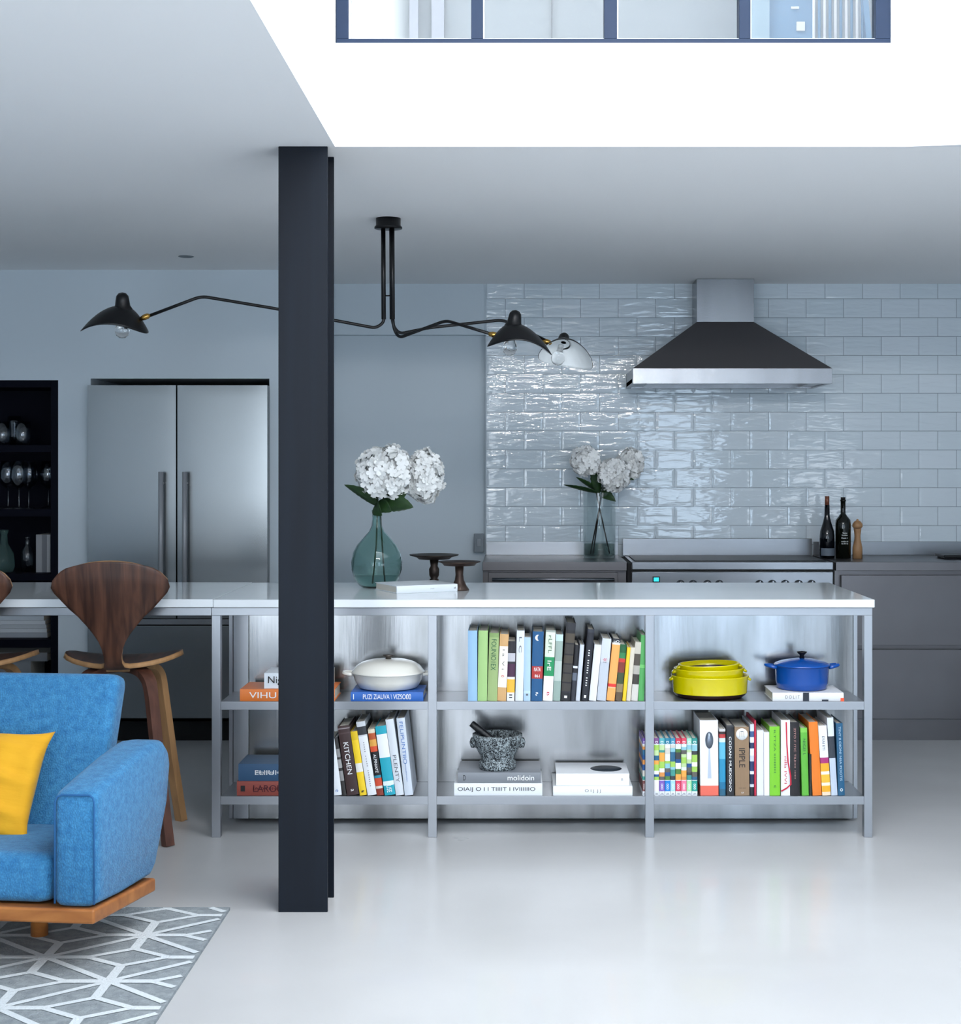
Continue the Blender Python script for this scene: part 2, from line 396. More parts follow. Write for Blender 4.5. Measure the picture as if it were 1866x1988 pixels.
for i in range(12):
    px = 1580+i*10.5
    MB().tube([(X(px, 5.7)-rail.location.x, 0, .02), (X(px, 5.7)-rail.location.x, 0, 1.2)], .0055, 8).build('baluster', M_up3 if i % 2 else M_white, rail)
MB().box(-.16, .2, -.02, .02, 0, .02).build('bottom_rail', M_white, rail)
MB().hexa([(.08, -.02, 0), (.10, -.02, 0), (.10, .02, 0), (.08, .02, 0)], [(.0, -.02, .9), (.02, -.02, .9), (.02, .02, .9), (.0, .02, .9)]).build('stair_string', M_up3, rail)
for (px, py, w, h, lb) in ((1543, 16, 16, 5, 'small white switch plate seen high through the upper window'), (1554, 52, 17, 18, 'white square socket plate seen low through the upper window')):
    d = 6.09; p = at(px, py, d)
    o = MB().box(-w*d/F/2, w*d/F/2, -.008, 0, -h*d/F/2, h*d/F/2).build('switch_plate', M_white, bevel=.002, loc=p)
    tag(o, lb, 'switch plate')

# ------------------------------------------------------------------ steel column
d1, d2 = 4.890, 5.054
cw0, cw1 = X(540.5, d1), X(636, d1)
c0 = empty('steel_column', ((cw0+cw1)/2, d1, 0), 'tall black painted steel H-section column rising in front of the island', 'column')
hw = (cw1-cw0)/2
MB().box(-hw, hw, 0, .012, 0, CZ).build('front_flange', M_column, c0, bevel=.002)
MB().box(-hw, hw, d2-d1, d2-d1+.012, 0, CZ).build('rear_flange', M_column, c0, bevel=.002)
MB().box(-.005, .005, .012, d2-d1, 0, CZ).build('web', M_column, c0)

# ------------------------------------------------------------------ fridge
DF = 7.90
fr = empty('fridge_freezer', (X(345, DF), DF, 0), 'wide stainless steel double-door fridge freezer set in the wall', 'fridge')
rx = fr.location.x
def fX(px): return X(px, DF)-rx
fzt = Z(748, DF)
MB().box(fx0-rx+.03, fx1-rx-.03, .06, .7, .1, fzt-.01).build('body', M_dark, fr)
def fdoor(a, c, z0, z1, nm):
    # gently crowned sheet-steel door
    x0, x1 = fX(a), fX(c); n = 12
    m = MB()
    def fn(u, v):
        e = (1-abs(2*u-1)**4)*(1-(2*v-1)**40)
        return (x0+(x1-x0)*u, -.0012*e+.0, z0+(z1-z0)*v)
    m.grid(fn, 25, 41)
    m.box(x0, x1, .006, .055, z0, z1)
    return m.build(nm, M_fridge, fr)
dz0 = .645
fdoor(170, 341.5, dz0, fzt, 'left_door'); fdoor(344.5, 519, dz0, fzt, 'right_door')
dl = [o for o in fr.children if o.name.startswith('left_door')][0]; dr = [o for o in fr.children if o.name.startswith('right_door')][0]
for dd, px in ((dl, 317), (dr, 363)):
    m = MB(); z0h, z1h = .70, Z(916, 7.85)
    m.tube([(fX(px), -.055, z0h), (fX(px), -.055, z1h)], .0125, 14)
    m.tube([(fX(px), 0, z0h+.06), (fX(px), -.055, z0h+.06)], .007, 10).tube([(fX(px), 0, z1h-.06), (fX(px), -.055, z1h-.06)], .007, 10)
    m.build('handle', mat('handle_satin', '#9a9da2', .45, .3), dd)
MB().box(fX(170), fX(519), .01, .05, .612, .64).build('trim_strip', M_steel, fr)
df = MB().box(fX(170), fX(519), 0, .055, .125, .607).build('freezer_drawer', M_fridge, fr, bevel=.003)
MB().box(fX(172), fX(517), .06, .1, 0, .118).build('plinth', M_dark, fr)

# ------------------------------------------------------------------ navy bookcase
bc = empty('built_in_bookcase', ((bx0+bx1)/2, DW+.01, 0), 'dark navy open bookcase built into the wall left of the fridge', 'bookcase')
ox = bc.location.x; bD = .36
MB().box(bx1-.042-ox, bx1-ox, 0, bD, 0, bz).build('side_panel', M_navy, bc, bevel=.001)
MB().box(bx0-ox, bx0+.042-ox, 0, bD, 0, bz).build('side_panel', M_navy, bc, bevel=.001)
MB().box(bx0-ox, bx1-ox, bD, bD+.02, 0, bz).build('back_panel', M_navy, bc)
sh = []
for yt, yb in ((738, 752), (864, 878), (989, 1003), (1114, 1128), (1242, 1258)):
    z0, z1 = Z(yb, DW), Z(yt, DW); sh.append(z1)
    MB().box(bx0+.042-ox, bx1-.042-ox, .0, bD, z0, z1).build('shelf', M_navy, bc, bevel=.001)
for z1 in (.10,):
    sh.append(z1); MB().box(bx0+.042-ox, bx1-.042-ox, 0, bD, z1-.035, z1).build('shelf', M_navy, bc)

def thin_glass(name, col, base=.06, edge=.6):
    m = bpy.data.materials.new(name); m.use_nodes = True; nt = m.node_tree; nt.nodes.clear()
    o = nt.nodes.new('ShaderNodeOutputMaterial'); mx = nt.nodes.new('ShaderNodeMixShader'); t = nt.nodes.new('ShaderNodeBsdfTransparent'); g = nt.nodes.new('ShaderNodeBsdfGlossy')
    lw = nt.nodes.new('ShaderNodeLayerWeight'); lw.inputs[0].default_value = .25
    mr = nt.nodes.new('ShaderNodeMapRange'); mr.inputs['To Min'].default_value = base; mr.inputs['To Max'].default_value = edge
    t.inputs[0].default_value = lin(col); g.inputs['Roughness'].default_value = .03
    nt.links.new(lw.outputs['Facing'], mr.inputs[0]); nt.links.new(mr.outputs[0], mx.inputs[0]); nt.links.new(t.outputs[0], mx.inputs[1]); nt.links.new(g.outputs[0], mx.inputs[2]); nt.links.new(mx.outputs[0], o.inputs[0])
    return m
M_barg = thin_glass('bar_glass', '#e9edf1', .07, .55)
def glassobj(name, prof, loc, label, cat, group, m=M_barg, seg=32):
    o = MB().lathe(prof, seg=seg, close=False).build(name, m, loc=loc, smooth=True)
    return tag(o, label, cat, group)
tumbler = [(0, 0), (.030, 0), (.038, .02), (.042, .055), (.040, .125), (.0385, .125), (.040, .055), (.036, .022), (.028, .006), (0, .006)]
carafe = [(0, 0), (.035, 0), (.04, .05), (.042, .12), (.04, .16), (.038, .16), (.04, .12), (.038, .05), (.032, .006), (0, .006)]
wine = [(0, 0), (.036, .001), (.034, .004), (.006, .01), (.0035, .02), (.0035, .095), (.012, .108), (.036, .13), (.048, .165), (.046, .20), (.036, .255), (.0345, .255), (.0445, .20), (.046, .165), (.034, .132), (.01, .111), (0, .109)]
for i, (px, dd, pf, lb) in enumerate(((6, 8.05, tumbler, 'clear glass tumbler cut by left edge on the top bookcase shelf'), (44, 8.05, tumbler, 'clear glass tumbler standing nearest the front of the top bookcase shelf'),
                         (30, 8.22, carafe, 'taller clear glass behind the tumblers on the top bookcase shelf'))):
    glassobj('drinking_glass', pf, (X(px, dd), dd, sh[1]), lb, 'glass', 'glasses on the top bookcase shelf')
for px, dd, lb in ((16, 8.10, 'leftmost of the stemmed wine glasses on the second bookcase shelf'), (37, 8.05, 'middle stemmed wine glass in the trio on the bookcase shelf'),
                   (56, 8.12, 'stemmed wine glass at the right of the trio on the shelf'), (94, 8.18, 'stemmed wine glass alone by the right side of the bookcase shelf')):
    glassobj('wine_glass', wine, (X(px, dd), dd, sh[2]), lb, 'wine glass', 'wine glasses on the bookcase shelf')
M_tgl = mat('tinted_glass', '#9fc4c0', .03, trans=.9, ior=1.2)
glassobj('decanter', [(0, 0), (.045, 0), (.055, .03), (.05, .10), (.02, .15), (.016, .20), (.022, .215), (.022, .225), (0, .225)], (X(8, 8.1), 8.1, sh[3]), 'green-tinted glass decanter at the left edge of the lower bookcase shelf', 'decanter', None, M_tgl)
glassobj('spirit_bottle', [(0, 0), (.032, 0), (.032, .11), (.012, .14), (.012, .175), (.015, .178), (.015, .19), (0, .19)], (X(53, 8.12), 8.12, sh[3]), 'small dark clear-necked bottle on the bookcase shelf above the counter', 'bottle', None)

def band_mat(name, bands, h, rough=.45):
    """material with flat printed bands along the object's height"""
    m = mat(name, bands[0][1], rough)
    if len(bands) > 1:
        nt, b = nt_of(m)
        tc = nt.nodes.new('ShaderNodeTexCoord'); s = nt.nodes.new('ShaderNodeSeparateXYZ'); dv = nt.nodes.new('ShaderNodeMath'); dv.operation = 'DIVIDE'; dv.inputs[1].default_value = h
        r = nt.nodes.new('ShaderNodeValToRGB'); cr = r.color_ramp; cr.interpolation = 'CONSTANT'
        while len(cr.elements) < len(bands): cr.elements.new(.99)
        for e, (p, c) in zip(cr.elements, bands): e.position = p
        for k, (p, c) in enumerate(bands): cr.elements[k].position = p; cr.elements[k].color = lin(c)
        nt.links.new(tc.outputs['Object'], s.inputs[0]); nt.links.new(s.outputs[2], dv.inputs[0]); nt.links.new(dv.outputs[0], r.inputs[0]); nt.links.new(r.outputs[0], b.inputs['Base Color'])
    return m
_bk = [0]
def make_book(loc, rot, w, h, dep, bands, label, group, texts=(), cover_name='cover', hard=True, pages=True):
    """spine on the -Y face; local x = thickness, y = depth, z = height"""
    _bk[0] += 1
    if isinstance(bands, str): bands = [(0, bands)]
    r = empty('book', loc, label, 'book', group, rot)
    t = .0028 if hard else .001
    m = MB(); n = 5
    # rounded spine and two boards as one wrap
    def out(u):   # outer profile x,y for u in 0..1 across the spine
        return (w*u, -.0025*(1-(2*u-1)**2) if hard else 0)
    prof = [(0, dep)]+[out(k/n) for k in range(n+1)]+[(w, dep)]
    inn = [(t, dep)]+[(t+(w-2*t)*k/n, t) for k in range(n+1)]+[(w-t, dep)]
    rows = [[m.v((x, y, z)) for x, y in prof+inn[::-1]] for z in (0, h)]
    k = len(rows[0]); half = len(prof)
    for i in range(k): m.face([rows[0][i], rows[0][(i+1) % k], rows[1][(i+1) % k], rows[1][i]])
    for rr, fl in ((rows[0], 1), (rows[1], 0)):
        for i in range(half-1):
            q = [rr[i], rr[i+1], rr[k-2-i], rr[k-1-i]]
            m.face(q[::-1] if fl else q)
    bm_ = band_mat('book_cover_%d' % _bk[0], bands, h)
    m.build('cover', bm_, r)
    ins = .004 if hard else .0008
    MB().box(t+.0002, w-t-.0002, t+.002, dep-ins, ins, h-ins).build('pages', M_paper, r)
    for tx in texts:
        # (string, centre z fraction, length fraction of h, height fraction of w, material[, mode])
        s, cz, L, hh, tm = tx[:5]; mode = tx[5] if len(tx) > 5 else 'down'
        if mode == 'down': text('spine_title', s, L*h, hh*w, (w/2, -.0033, cz*h), tm, r)
        else: text('spine_title', s, L*w, hh*h, (w/2, -.0033, cz*h), tm, r, 'h')
    return r
# dim books in the bookcase
for i, (a, c, hh, cc, lb) in enumerate(((70, 82, .20, '#8f9094', 'grey magazine leaning first in the row on the lower navy bookcase shelf'), (82, 91, .20, '#6d7076', 'darker grey magazine in the middle of the lower navy bookcase row'), (91, 98, .20, '#a3a4a6', 'pale magazine at the right end of the lower navy bookcase row'))):
    make_book((X(a, 8.06), 8.06, sh[3]+.001), (0, 0, 0), X(c, 8.06)-X(a, 8.06)-.001, hh, .22, cc, lb, 'magazines in the navy bookcase', hard=False)
zz = sh[4]+.001
pos_w = ('at the bottom of the stack', 'second from the bottom of the stack', 'in the middle of the stack', 'second from the top of the stack', 'on top of the stack')
for i, (th, xr, cc) in enumerate(((.026, 92, '#9aa0a8'), (.020, 91, '#c0c6cc'), (.020, 90, '#b0b6bd'), (.021, 88, '#c2c8ce'), (.024, 85, '#b6bfc8'))):
    make_book((X(xr, 8.05), 8.05, zz), (0, -pi/2, 0), th, .62, .26, cc, 'wide pale grey folder '+pos_w[i]+' in the navy bookcase', 'folders stacked in the navy bookcase', hard=False)
    zz += th+.001
zz = sh[5]+.001
for i, (th, xr, cc, lb) in enumerate(((.20, 92, '#3c3f45', 'dark box file'), (.10, 60, '#85888c', 'mid grey box file'), (.045, 92, '#7b7e84', 'thin grey file'), (.035, 98, '#4c4a44', 'brown file'), (.035, 98, '#8a8d93', 'light grey file'))):
    make_book((X(xr, 8.05), 8.05, zz), (0, -pi/2, 0), th, .45, .24, cc, lb+' in the pile behind the stool low in the navy bookcase', 'files piled low in the navy bookcase', hard=False); zz += th+.001

# ------------------------------------------------------------------ kitchen run against the back wall
DC = 7.92; CT = Z(1091, DC)       # worktop front and height
xl0, xl1 = X(937, DC), X(1217, DC)
xr0, xr1 = X(1623, DC), XR-.01
YW = DT-.012
def worktop(x0, x1, label):
    o = MB(); o.box(x0, x1, DC, YW-.0, CT-.046, CT); 
    return o
for x0, x1, lb in ((xl0, xl1, 'stainless steel worktop with upstand left of the range cooker'), (xr0, xr1, 'stainless steel worktop with upstand right of the range cooker')):
    e = empty('steel_worktop', (x0, DC, CT-.046), lb, 'worktop', 'steel worktops along the tiled wall')
    MB().box(0, x1-x0, 0, YW-DC, 0, .046).build('slab', M_cab if x0 > 0.5 else M_cab, e, bevel=.002)
    MB().box(0.005, x1-x0-.005, YW-DC-.015, YW-DC, .046, .046+.075).build('upstand', M_steel2, e, bevel=.001)
zk = Z(1437, 7.967)
cbL = empty('base_cabinet', (xl0, DC+.02, 0), 'stainless steel base unit with bar handle left of the range cooker', 'cabinet', 'steel base cabinets')
wL = xl1-xl0
MB().box(0, wL, .03, .6, .12, CT-.047).build('carcass', M_cab, cbL)
MB().box(.03, wL-.03, .06, .09, 0, .12).build('plinth', M_plinth, cbL)
ddr = MB().box(.03, wL-.045, .0, .03, .13, CT-.058).build('door', M_cab, cbL, bevel=.002)
MB().tube([(.05, -.035, CT-.09), (wL-.065, -.035, CT-.09)], .009, 12).tube([(.06, -.035, CT-.09), (.06, 0, CT-.09)], .006, 8).tube([(wL-.075, -.035, CT-.09), (wL-.075, 0, CT-.09)], .006, 8).build('handle', M_steel, ddr)
cbR = empty('base_cabinet', (xr0, DC+.02, 0), 'stainless steel drawer unit right of the range cooker', 'cabinet', 'steel base cabinets')
wR = xr1-xr0; DD = DC+.02
MB().box(0, wR, .035, .6, .10, CT-.047).build('carcass', M_cab, cbR)
MB().box(0, wR, .03, .06, .0, Z(1397, DD)-.003).build('plinth', M_cab, cbR)
g0 = X(1633, DD)-xr0
xs_ = [g0, g0+1.25, wR]
zt = [(Z(1253, DD), Z(1117, DD)), (Z(1396, DD), Z(1261, DD))]
for a, c in zip(xs_, xs_[1:]):
    for z0, z1 in zt: MB().box(a+.002, c-.002, 0, .03, z0, z1).build('drawer_front', M_cab, cbR, bevel=.0015)

# range cooker
rg0, rg1 = X(1227, DC), X(1617, DC); RW = rg1-rg0
rg = empty('range_cooker', (rg0, DC-.01, 0), 'wide stainless steel range cooker below the extractor hood', 'cooker')
MB().box(0, RW, .03, .62, .12, CT-.003).build('body', M_steel2, rg)
MB().box(-.01, RW+.01, .06, .6, .0, .12).build('plinth', M_dark, rg)
MB().box(-.022, 0, .03, .62, .1, CT-.01).build('side_gap', M_dark, rg); MB().box(RW, RW+.014, .03, .62, .1, CT-.01).build('side_gap', M_dark, rg)
MB().box(0, RW, -.0, .03, CT-.040, CT).build('front_rail', M_steel2, rg, bevel=.003)
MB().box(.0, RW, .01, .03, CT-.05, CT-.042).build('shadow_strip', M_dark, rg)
cp = MB().box(.0, RW, .005, .03, CT-.17, CT-.052).build('control_panel', M_steel2, rg, bevel=.002)
MB().box(-.01, RW+.0, .575, .6, CT, CT+.095).build('splashback', M_steel2, rg, bevel=.002)
MB().box(.02, RW-.02, .06, .55, CT-.003, CT+.004).build('hob_plate', M_black, rg, bevel=.002)
MB().box(.03, RW*.62, .0, .03, .15, CT-.19).build('oven_door', M_steel2, rg, bevel=.003)
MB().box(RW*.62+.01, RW-.03, .0, .03, .15, CT-.19).build('oven_door', M_steel2, rg, bevel=.003)
dp = MB().box(X(1267, DC)-rg0, X(1281, DC)-rg0, -.001, .006, Z(1130, DC), Z(1119, DC)).build('display', M_black, cp)
MB().box(X(1269, DC)-rg0, X(1279, DC)-rg0, -.0025, -.001, Z(1128.5, DC), Z(1121, DC)).build('lit_digits', mat('display_cyan', '#35cfd8', .4, emit=1.0), dp)
for px in (1321, 1345, 1373, 1396, 1474, 1499, 1524, 1550, 1575):
    kx = X(px, DC)-rg0; kz = Z(1134, DC)
    k = MB()
    ring = [(.020, 0), (.023, .002), (.023, .008), (.018, .012), (.016, .026), (.012, .028), (0, .028)]
    k.lathe(ring, seg=28); k.box(-.003, .003, -.02, .02, .026, .034)
    k.build('control_knob', M_steel, cp, loc=(kx, .004, kz), rot=(pi/2, 0, 0))

# extractor hood
DH = 8.05
hx0, hx1 = X(1229, DH), X(1616, DH); hz0, hz1 = Z(745, DH), Z(715, DH)
cx0, cx1 = X(1353, 8.33), X(1464, 8.33); cz = Z(625, 8.33)
hd = empty('extractor_hood', ((hx0+hx1)/2, DH, hz0), 'pyramid steel extractor hood with dark canopy above the range', 'extractor hood')
q = hd.location
M_hood = mat('dark_hood_metal', '#555355', .45, .35)
m = MB(); hb = YW-DH; 
m.hexa([(hx0-q.x, 0, hz1-q.z), (hx1-q.x, 0, hz1-q.z), (hx1-q.x, hb, hz1-q.z), (hx0-q.x, hb, hz1-q.z)],
       [(cx0-q.x, 8.33-DH, cz-q.z), (cx1-q.x, 8.33-DH, cz-q.z), (cx1-q.x, hb, cz-q.z), (cx0-q.x, hb, cz-q.z)])
m.build('canopy', M_hood, hd, bevel=.002)
MB().box(cx0-q.x, cx1-q.x, 8.33-DH, hb, cz-q.z, CZ-q.z-.001).build('chimney', M_steel, hd, bevel=.001)
m = MB(); a, c = hx0-q.x, hx1-q.x; e = hz1-hz0; tk = .02
m.box(a, c, 0, tk, 0, e).box(a, a+tk, tk, hb, 0, e).box(c-tk, c, tk, hb, 0, e).box(a, c, hb-tk, hb, 0, e)
m.build('rim_band', M_steel, hd, bevel=.0015)
MB().box(a+tk, c-tk, tk, hb-tk, .03, .04).build('filter', M_steel2, hd)
MB().box(a-.0, a+.09, .06, hb-.02, .008, .03).box(c-.09, c-.0, .06, hb-.02, .008, .03).build('inner_lip', M_steel, hd)

# wall outlet
p = at(930, 1054, DT-.001)
sk = empty('wall_socket', p, 'grey steel wall socket at the edge of the painted wall', 'socket')
MB().box(-.028, .028, -.008, 0, -.053, .053).build('face_plate', mat('socket_grey', '#5a6066', .4, .6), sk, bevel=.002)
MB().box(-.012, .012, -.012, -.008, -.02, .025).build('rocker', mat('socket_insert', '#7d848b', .4), sk, bevel=.002)

# wine bottles, pepper mill, tray
M_bot = mat('dark_bottle_glass', '#070a10', .06, spec=.6); M_cork = mat('copper_foil', '#7a4a38', .4, .2); M_botg = mat('olive_bottle_glass', '#0b0e08', .06, spec=.6)
dB = 8.22
def bottle(px, ptop, pbase, rpx, m, label, capm, kind):
    s = dB/F; zt_ = (pbase-ptop)*s; r_ = rpx*s
    e = empty('wine_bottle', (X(px, dB), dB, CT), label, 'bottle', 'wine bottles beside the range')
    if kind == 0: pf = [(0, 0), (r_, .002), (r_, zt_*.36), (r_*.92, zt_*.44), (r_*.55, zt_*.58), (r_*.36, zt_*.68), (r_*.33, zt_*.86), (0, zt_*.86)]
    else: pf = [(0, 0), (r_, .002), (r_, zt_*.56), (r_*.93, zt_*.63), (r_*.55, zt_*.69), (r_*.33, zt_*.73), (r_*.32, zt_*.93), (r_*.38, zt_*.935), (r_*.38, zt_*.96), (0, zt_*.96)]
    MB().lathe(pf).build('glass_body', m, e)
    MB().lathe([(0, pf[-1][1]), (r_*.30, pf[-1][1]), (r_*.30, zt_), (0, zt_)], seg=20).build('stopper', capm, e)
    return e, zt_, r_
e, h_, r_ = bottle(1606, 958, 1079, 14.5, M_bot, 'slope-shouldered dark wine bottle with pale foot label beside the range', M_cork, 0)
m = MB(); m.grid(lambda u, v: (math.sin((u-.5)*2.2)*(r_+.0006), -math.cos((u-.5)*2.2)*(r_+.0006), h_*(.05+.12*v)), 14, 2); m.build('paper_label', mat('label_grey', '#5b6570', .6), e)
e, h_, r_ = bottle(1637, 962, 1081, 15, M_botg, 'high-shouldered dark wine bottle with small white printed lines', M_dark, 1)
for k, (L_, zf, s_) in enumerate(((.026, .42, 'Ttiuniun'), (.03, .385, 'Rniulbon'), (.034, .34, 'Ruut r'), (.036, .285, 'moliiu rd'), (.034, .25, 'iiu iin iu'))):
    text('label_line', s_, L_, .0075, (0, -r_-.0008, zf*h_), M_txw, e, 'h')
M_mill = wood('beech_mill', '#9a7350', '#b88f66', 9, (2, 2, .6), .5)
e = empty('pepper_mill', (X(1665, dB), dB, CT), 'turned beech pepper mill standing next to the wine bottles', 'pepper mill')
s = dB/F
MB().lathe([(0, 0), (9.5*s, 0), (9.5*s, 22*s), (8.3*s, 26*s), (6*s, 38*s), (5.8*s, 44*s), (7*s, 55*s), (7.6*s, 58*s), (0, 58*s)], seg=28).build('body', M_mill, e)
MB().lathe([(0, 58.5*s), (7*s, 58.5*s), (10*s, 62*s), (9.6*s, 67*s), (6*s, 72*s), (2*s, 74*s), (2*s, 76*s), (0, 77*s)], seg=28).build('head', M_mill, e)
o = MB().box(-.0, .30, 0, .18, 0.008, .022).box(.01, .29, .01, .17, 0, .008).build('trivet', M_black, bevel=.003, loc=(X(1828, 8.2), 8.15, CT+.0005))
tag(o, 'low black metal trivet at the far right end of the steel worktop', 'trivet')

# ------------------------------------------------------------------ island: steel shelving frame
DI = 5.875; IX0, IX1 = X(411, DI), X(1694, DI)
legs_px = ((411, 428), (831, 848), (1253, 1270), (1678, 1694))
DBk = 6.15
rail_z0, rail_z1 = Z(1195, DI), Z(1180, DI)
isl = empty('island_shelf_unit', ((IX0+IX1)/2, DI, 0), 'stainless steel open shelving island with two tiers between square legs', 'island')
ix = isl.location.x
for a, c in legs_px:
    MB().box(X(a, DI)-ix, X(c, DI)-ix, 0, .035, 0, rail_z0).build('leg', M_frame, isl, bevel=.0012)
MB().box(IX0-ix, IX1-ix, 0, .035, rail_z0, rail_z1).build('top_rail', M_frame, isl, bevel=.0012)
SZ = []
for yt, yb in ((1362, 1378), (1546, 1562)):
    z1, z0 = Z(yt, DI+.004), Z(yb, DI+.004); SZ.append(z1)
    m = MB()
    sx0, sx1 = X(428, DI)-ix+.0005, X(1679, DI)-ix-.0005
    m.box(sx0, sx1, .004, .010, z0, z1-.0)
    m.box(sx0, sx1, .010, DBk-DI-.003, z1-.004, z1)
    m.build('shelf', M_frame, isl, bevel=.0008)
SZ1, SZ2 = SZ
px0, px1 = X(484, DBk)-ix, X(1656, DBk)-ix
MB().box(px0, px1, DBk-DI, DBk-DI+.01, .01, rail_z1).build('back_panel', M_panel, isl)
for a, c in ((444.5, 452), (453.5, 483)): MB().box(X(a, DBk)-ix, X(c, DBk)-ix, DBk-DI-(.0 if a < 450 else .004), DBk-DI+.02, .01, rail_z1).build('end_post', M_frame, isl, bevel=.001)
MB().box(X(1657, DBk)-ix, X(1665, DBk)-ix, DBk-DI, DBk-DI+.02, .01, rail_z1).build('end_post', M_frame, isl, bevel=.001)
MB().box(X(446, DBk)-ix+.01, X(1664, DBk)-ix-.01, DBk-DI+.021, .79, .03, rail_z1).build('rear_carcass', M_cab, isl)
MB().box(X(446, DBk)-ix+.03, X(1664, DBk)-ix-.03, DBk-DI+.04, .75, .0, .03).build('plinth', M_dark, isl)
# worktops
wt_z0, wt_z1 = Z(1180, 5.86)+.0005, Z(1164, 5.86)
xj = X(414, 5.86); xe = X(1698.5, 5.86)
o = MB().box(xj, xe, 5.858, 6.72, wt_z0, wt_z1).build('stone_worktop', M_marble, bevel=.003)
tag(o, 'long glossy white stone worktop lying on the steel shelf island', 'worktop')
o = MB().box(-3.3, xj-.0006, 5.858, 6.72, wt_z0+.0005, wt_z1+.0015).build('stone_worktop', M_marble, bevel=.003)
tag(o, 'white stone bar top continuing left of the island past the stools', 'worktop')
bt = empty('bar_table_frame', (-2.2, DI, 0), 'grey steel frame carrying the bar top behind the walnut stools', 'table frame')
MB().box(-1.08, IX0+2.2-.001, .0, .035, rail_z0, rail_z1).build('front_rail', M_frame, bt, bevel=.001)
MB().box(-1.08, IX0+2.2-.001, .78, .815, rail_z0, rail_z1).build('rear_rail', M_frame, bt, bevel=.001)
for yy in (0, .78): MB().box(-1.08, -1.045, yy, yy+.035, 0, rail_z0).build('leg', M_frame, bt, bevel=.001)

CTI = wt_z1
# ------------------------------------------------------------------ books on the island
DS = DI+.015
S1 = 2.9156
def bx(xz): return 640+xz/S1
def upright(zx0, zx1, ztop, zxt0, scale, ox_, oy_, shz, bands, label, group, texts=(), dep=.20, base=None, hard=True, yoff=0):
    d = DS+yoff
    p0, p1 = ox_+zx0/scale, ox_+zx1/scale
    pt = oy_+ztop/scale
    w = X(p1, d)-X(p0, d)-.0008
    h = Z(pt, d)-shz
    a = math.asin(max(-.3, min(.3, ((ox_+zxt0/scale)-p0)*d/F/h)))
    w = w*math.cos(a); h = h/math.cos(a)-abs(math.sin(a))*w*.5
    x0 = X(p0, d); z0 = shz+.0006
    if a > 0: z0 += w*math.sin(a)
    return make_book((x0, d, z0), (0, a, 0), w, h, dep, bands, label, group, texts, hard=hard)

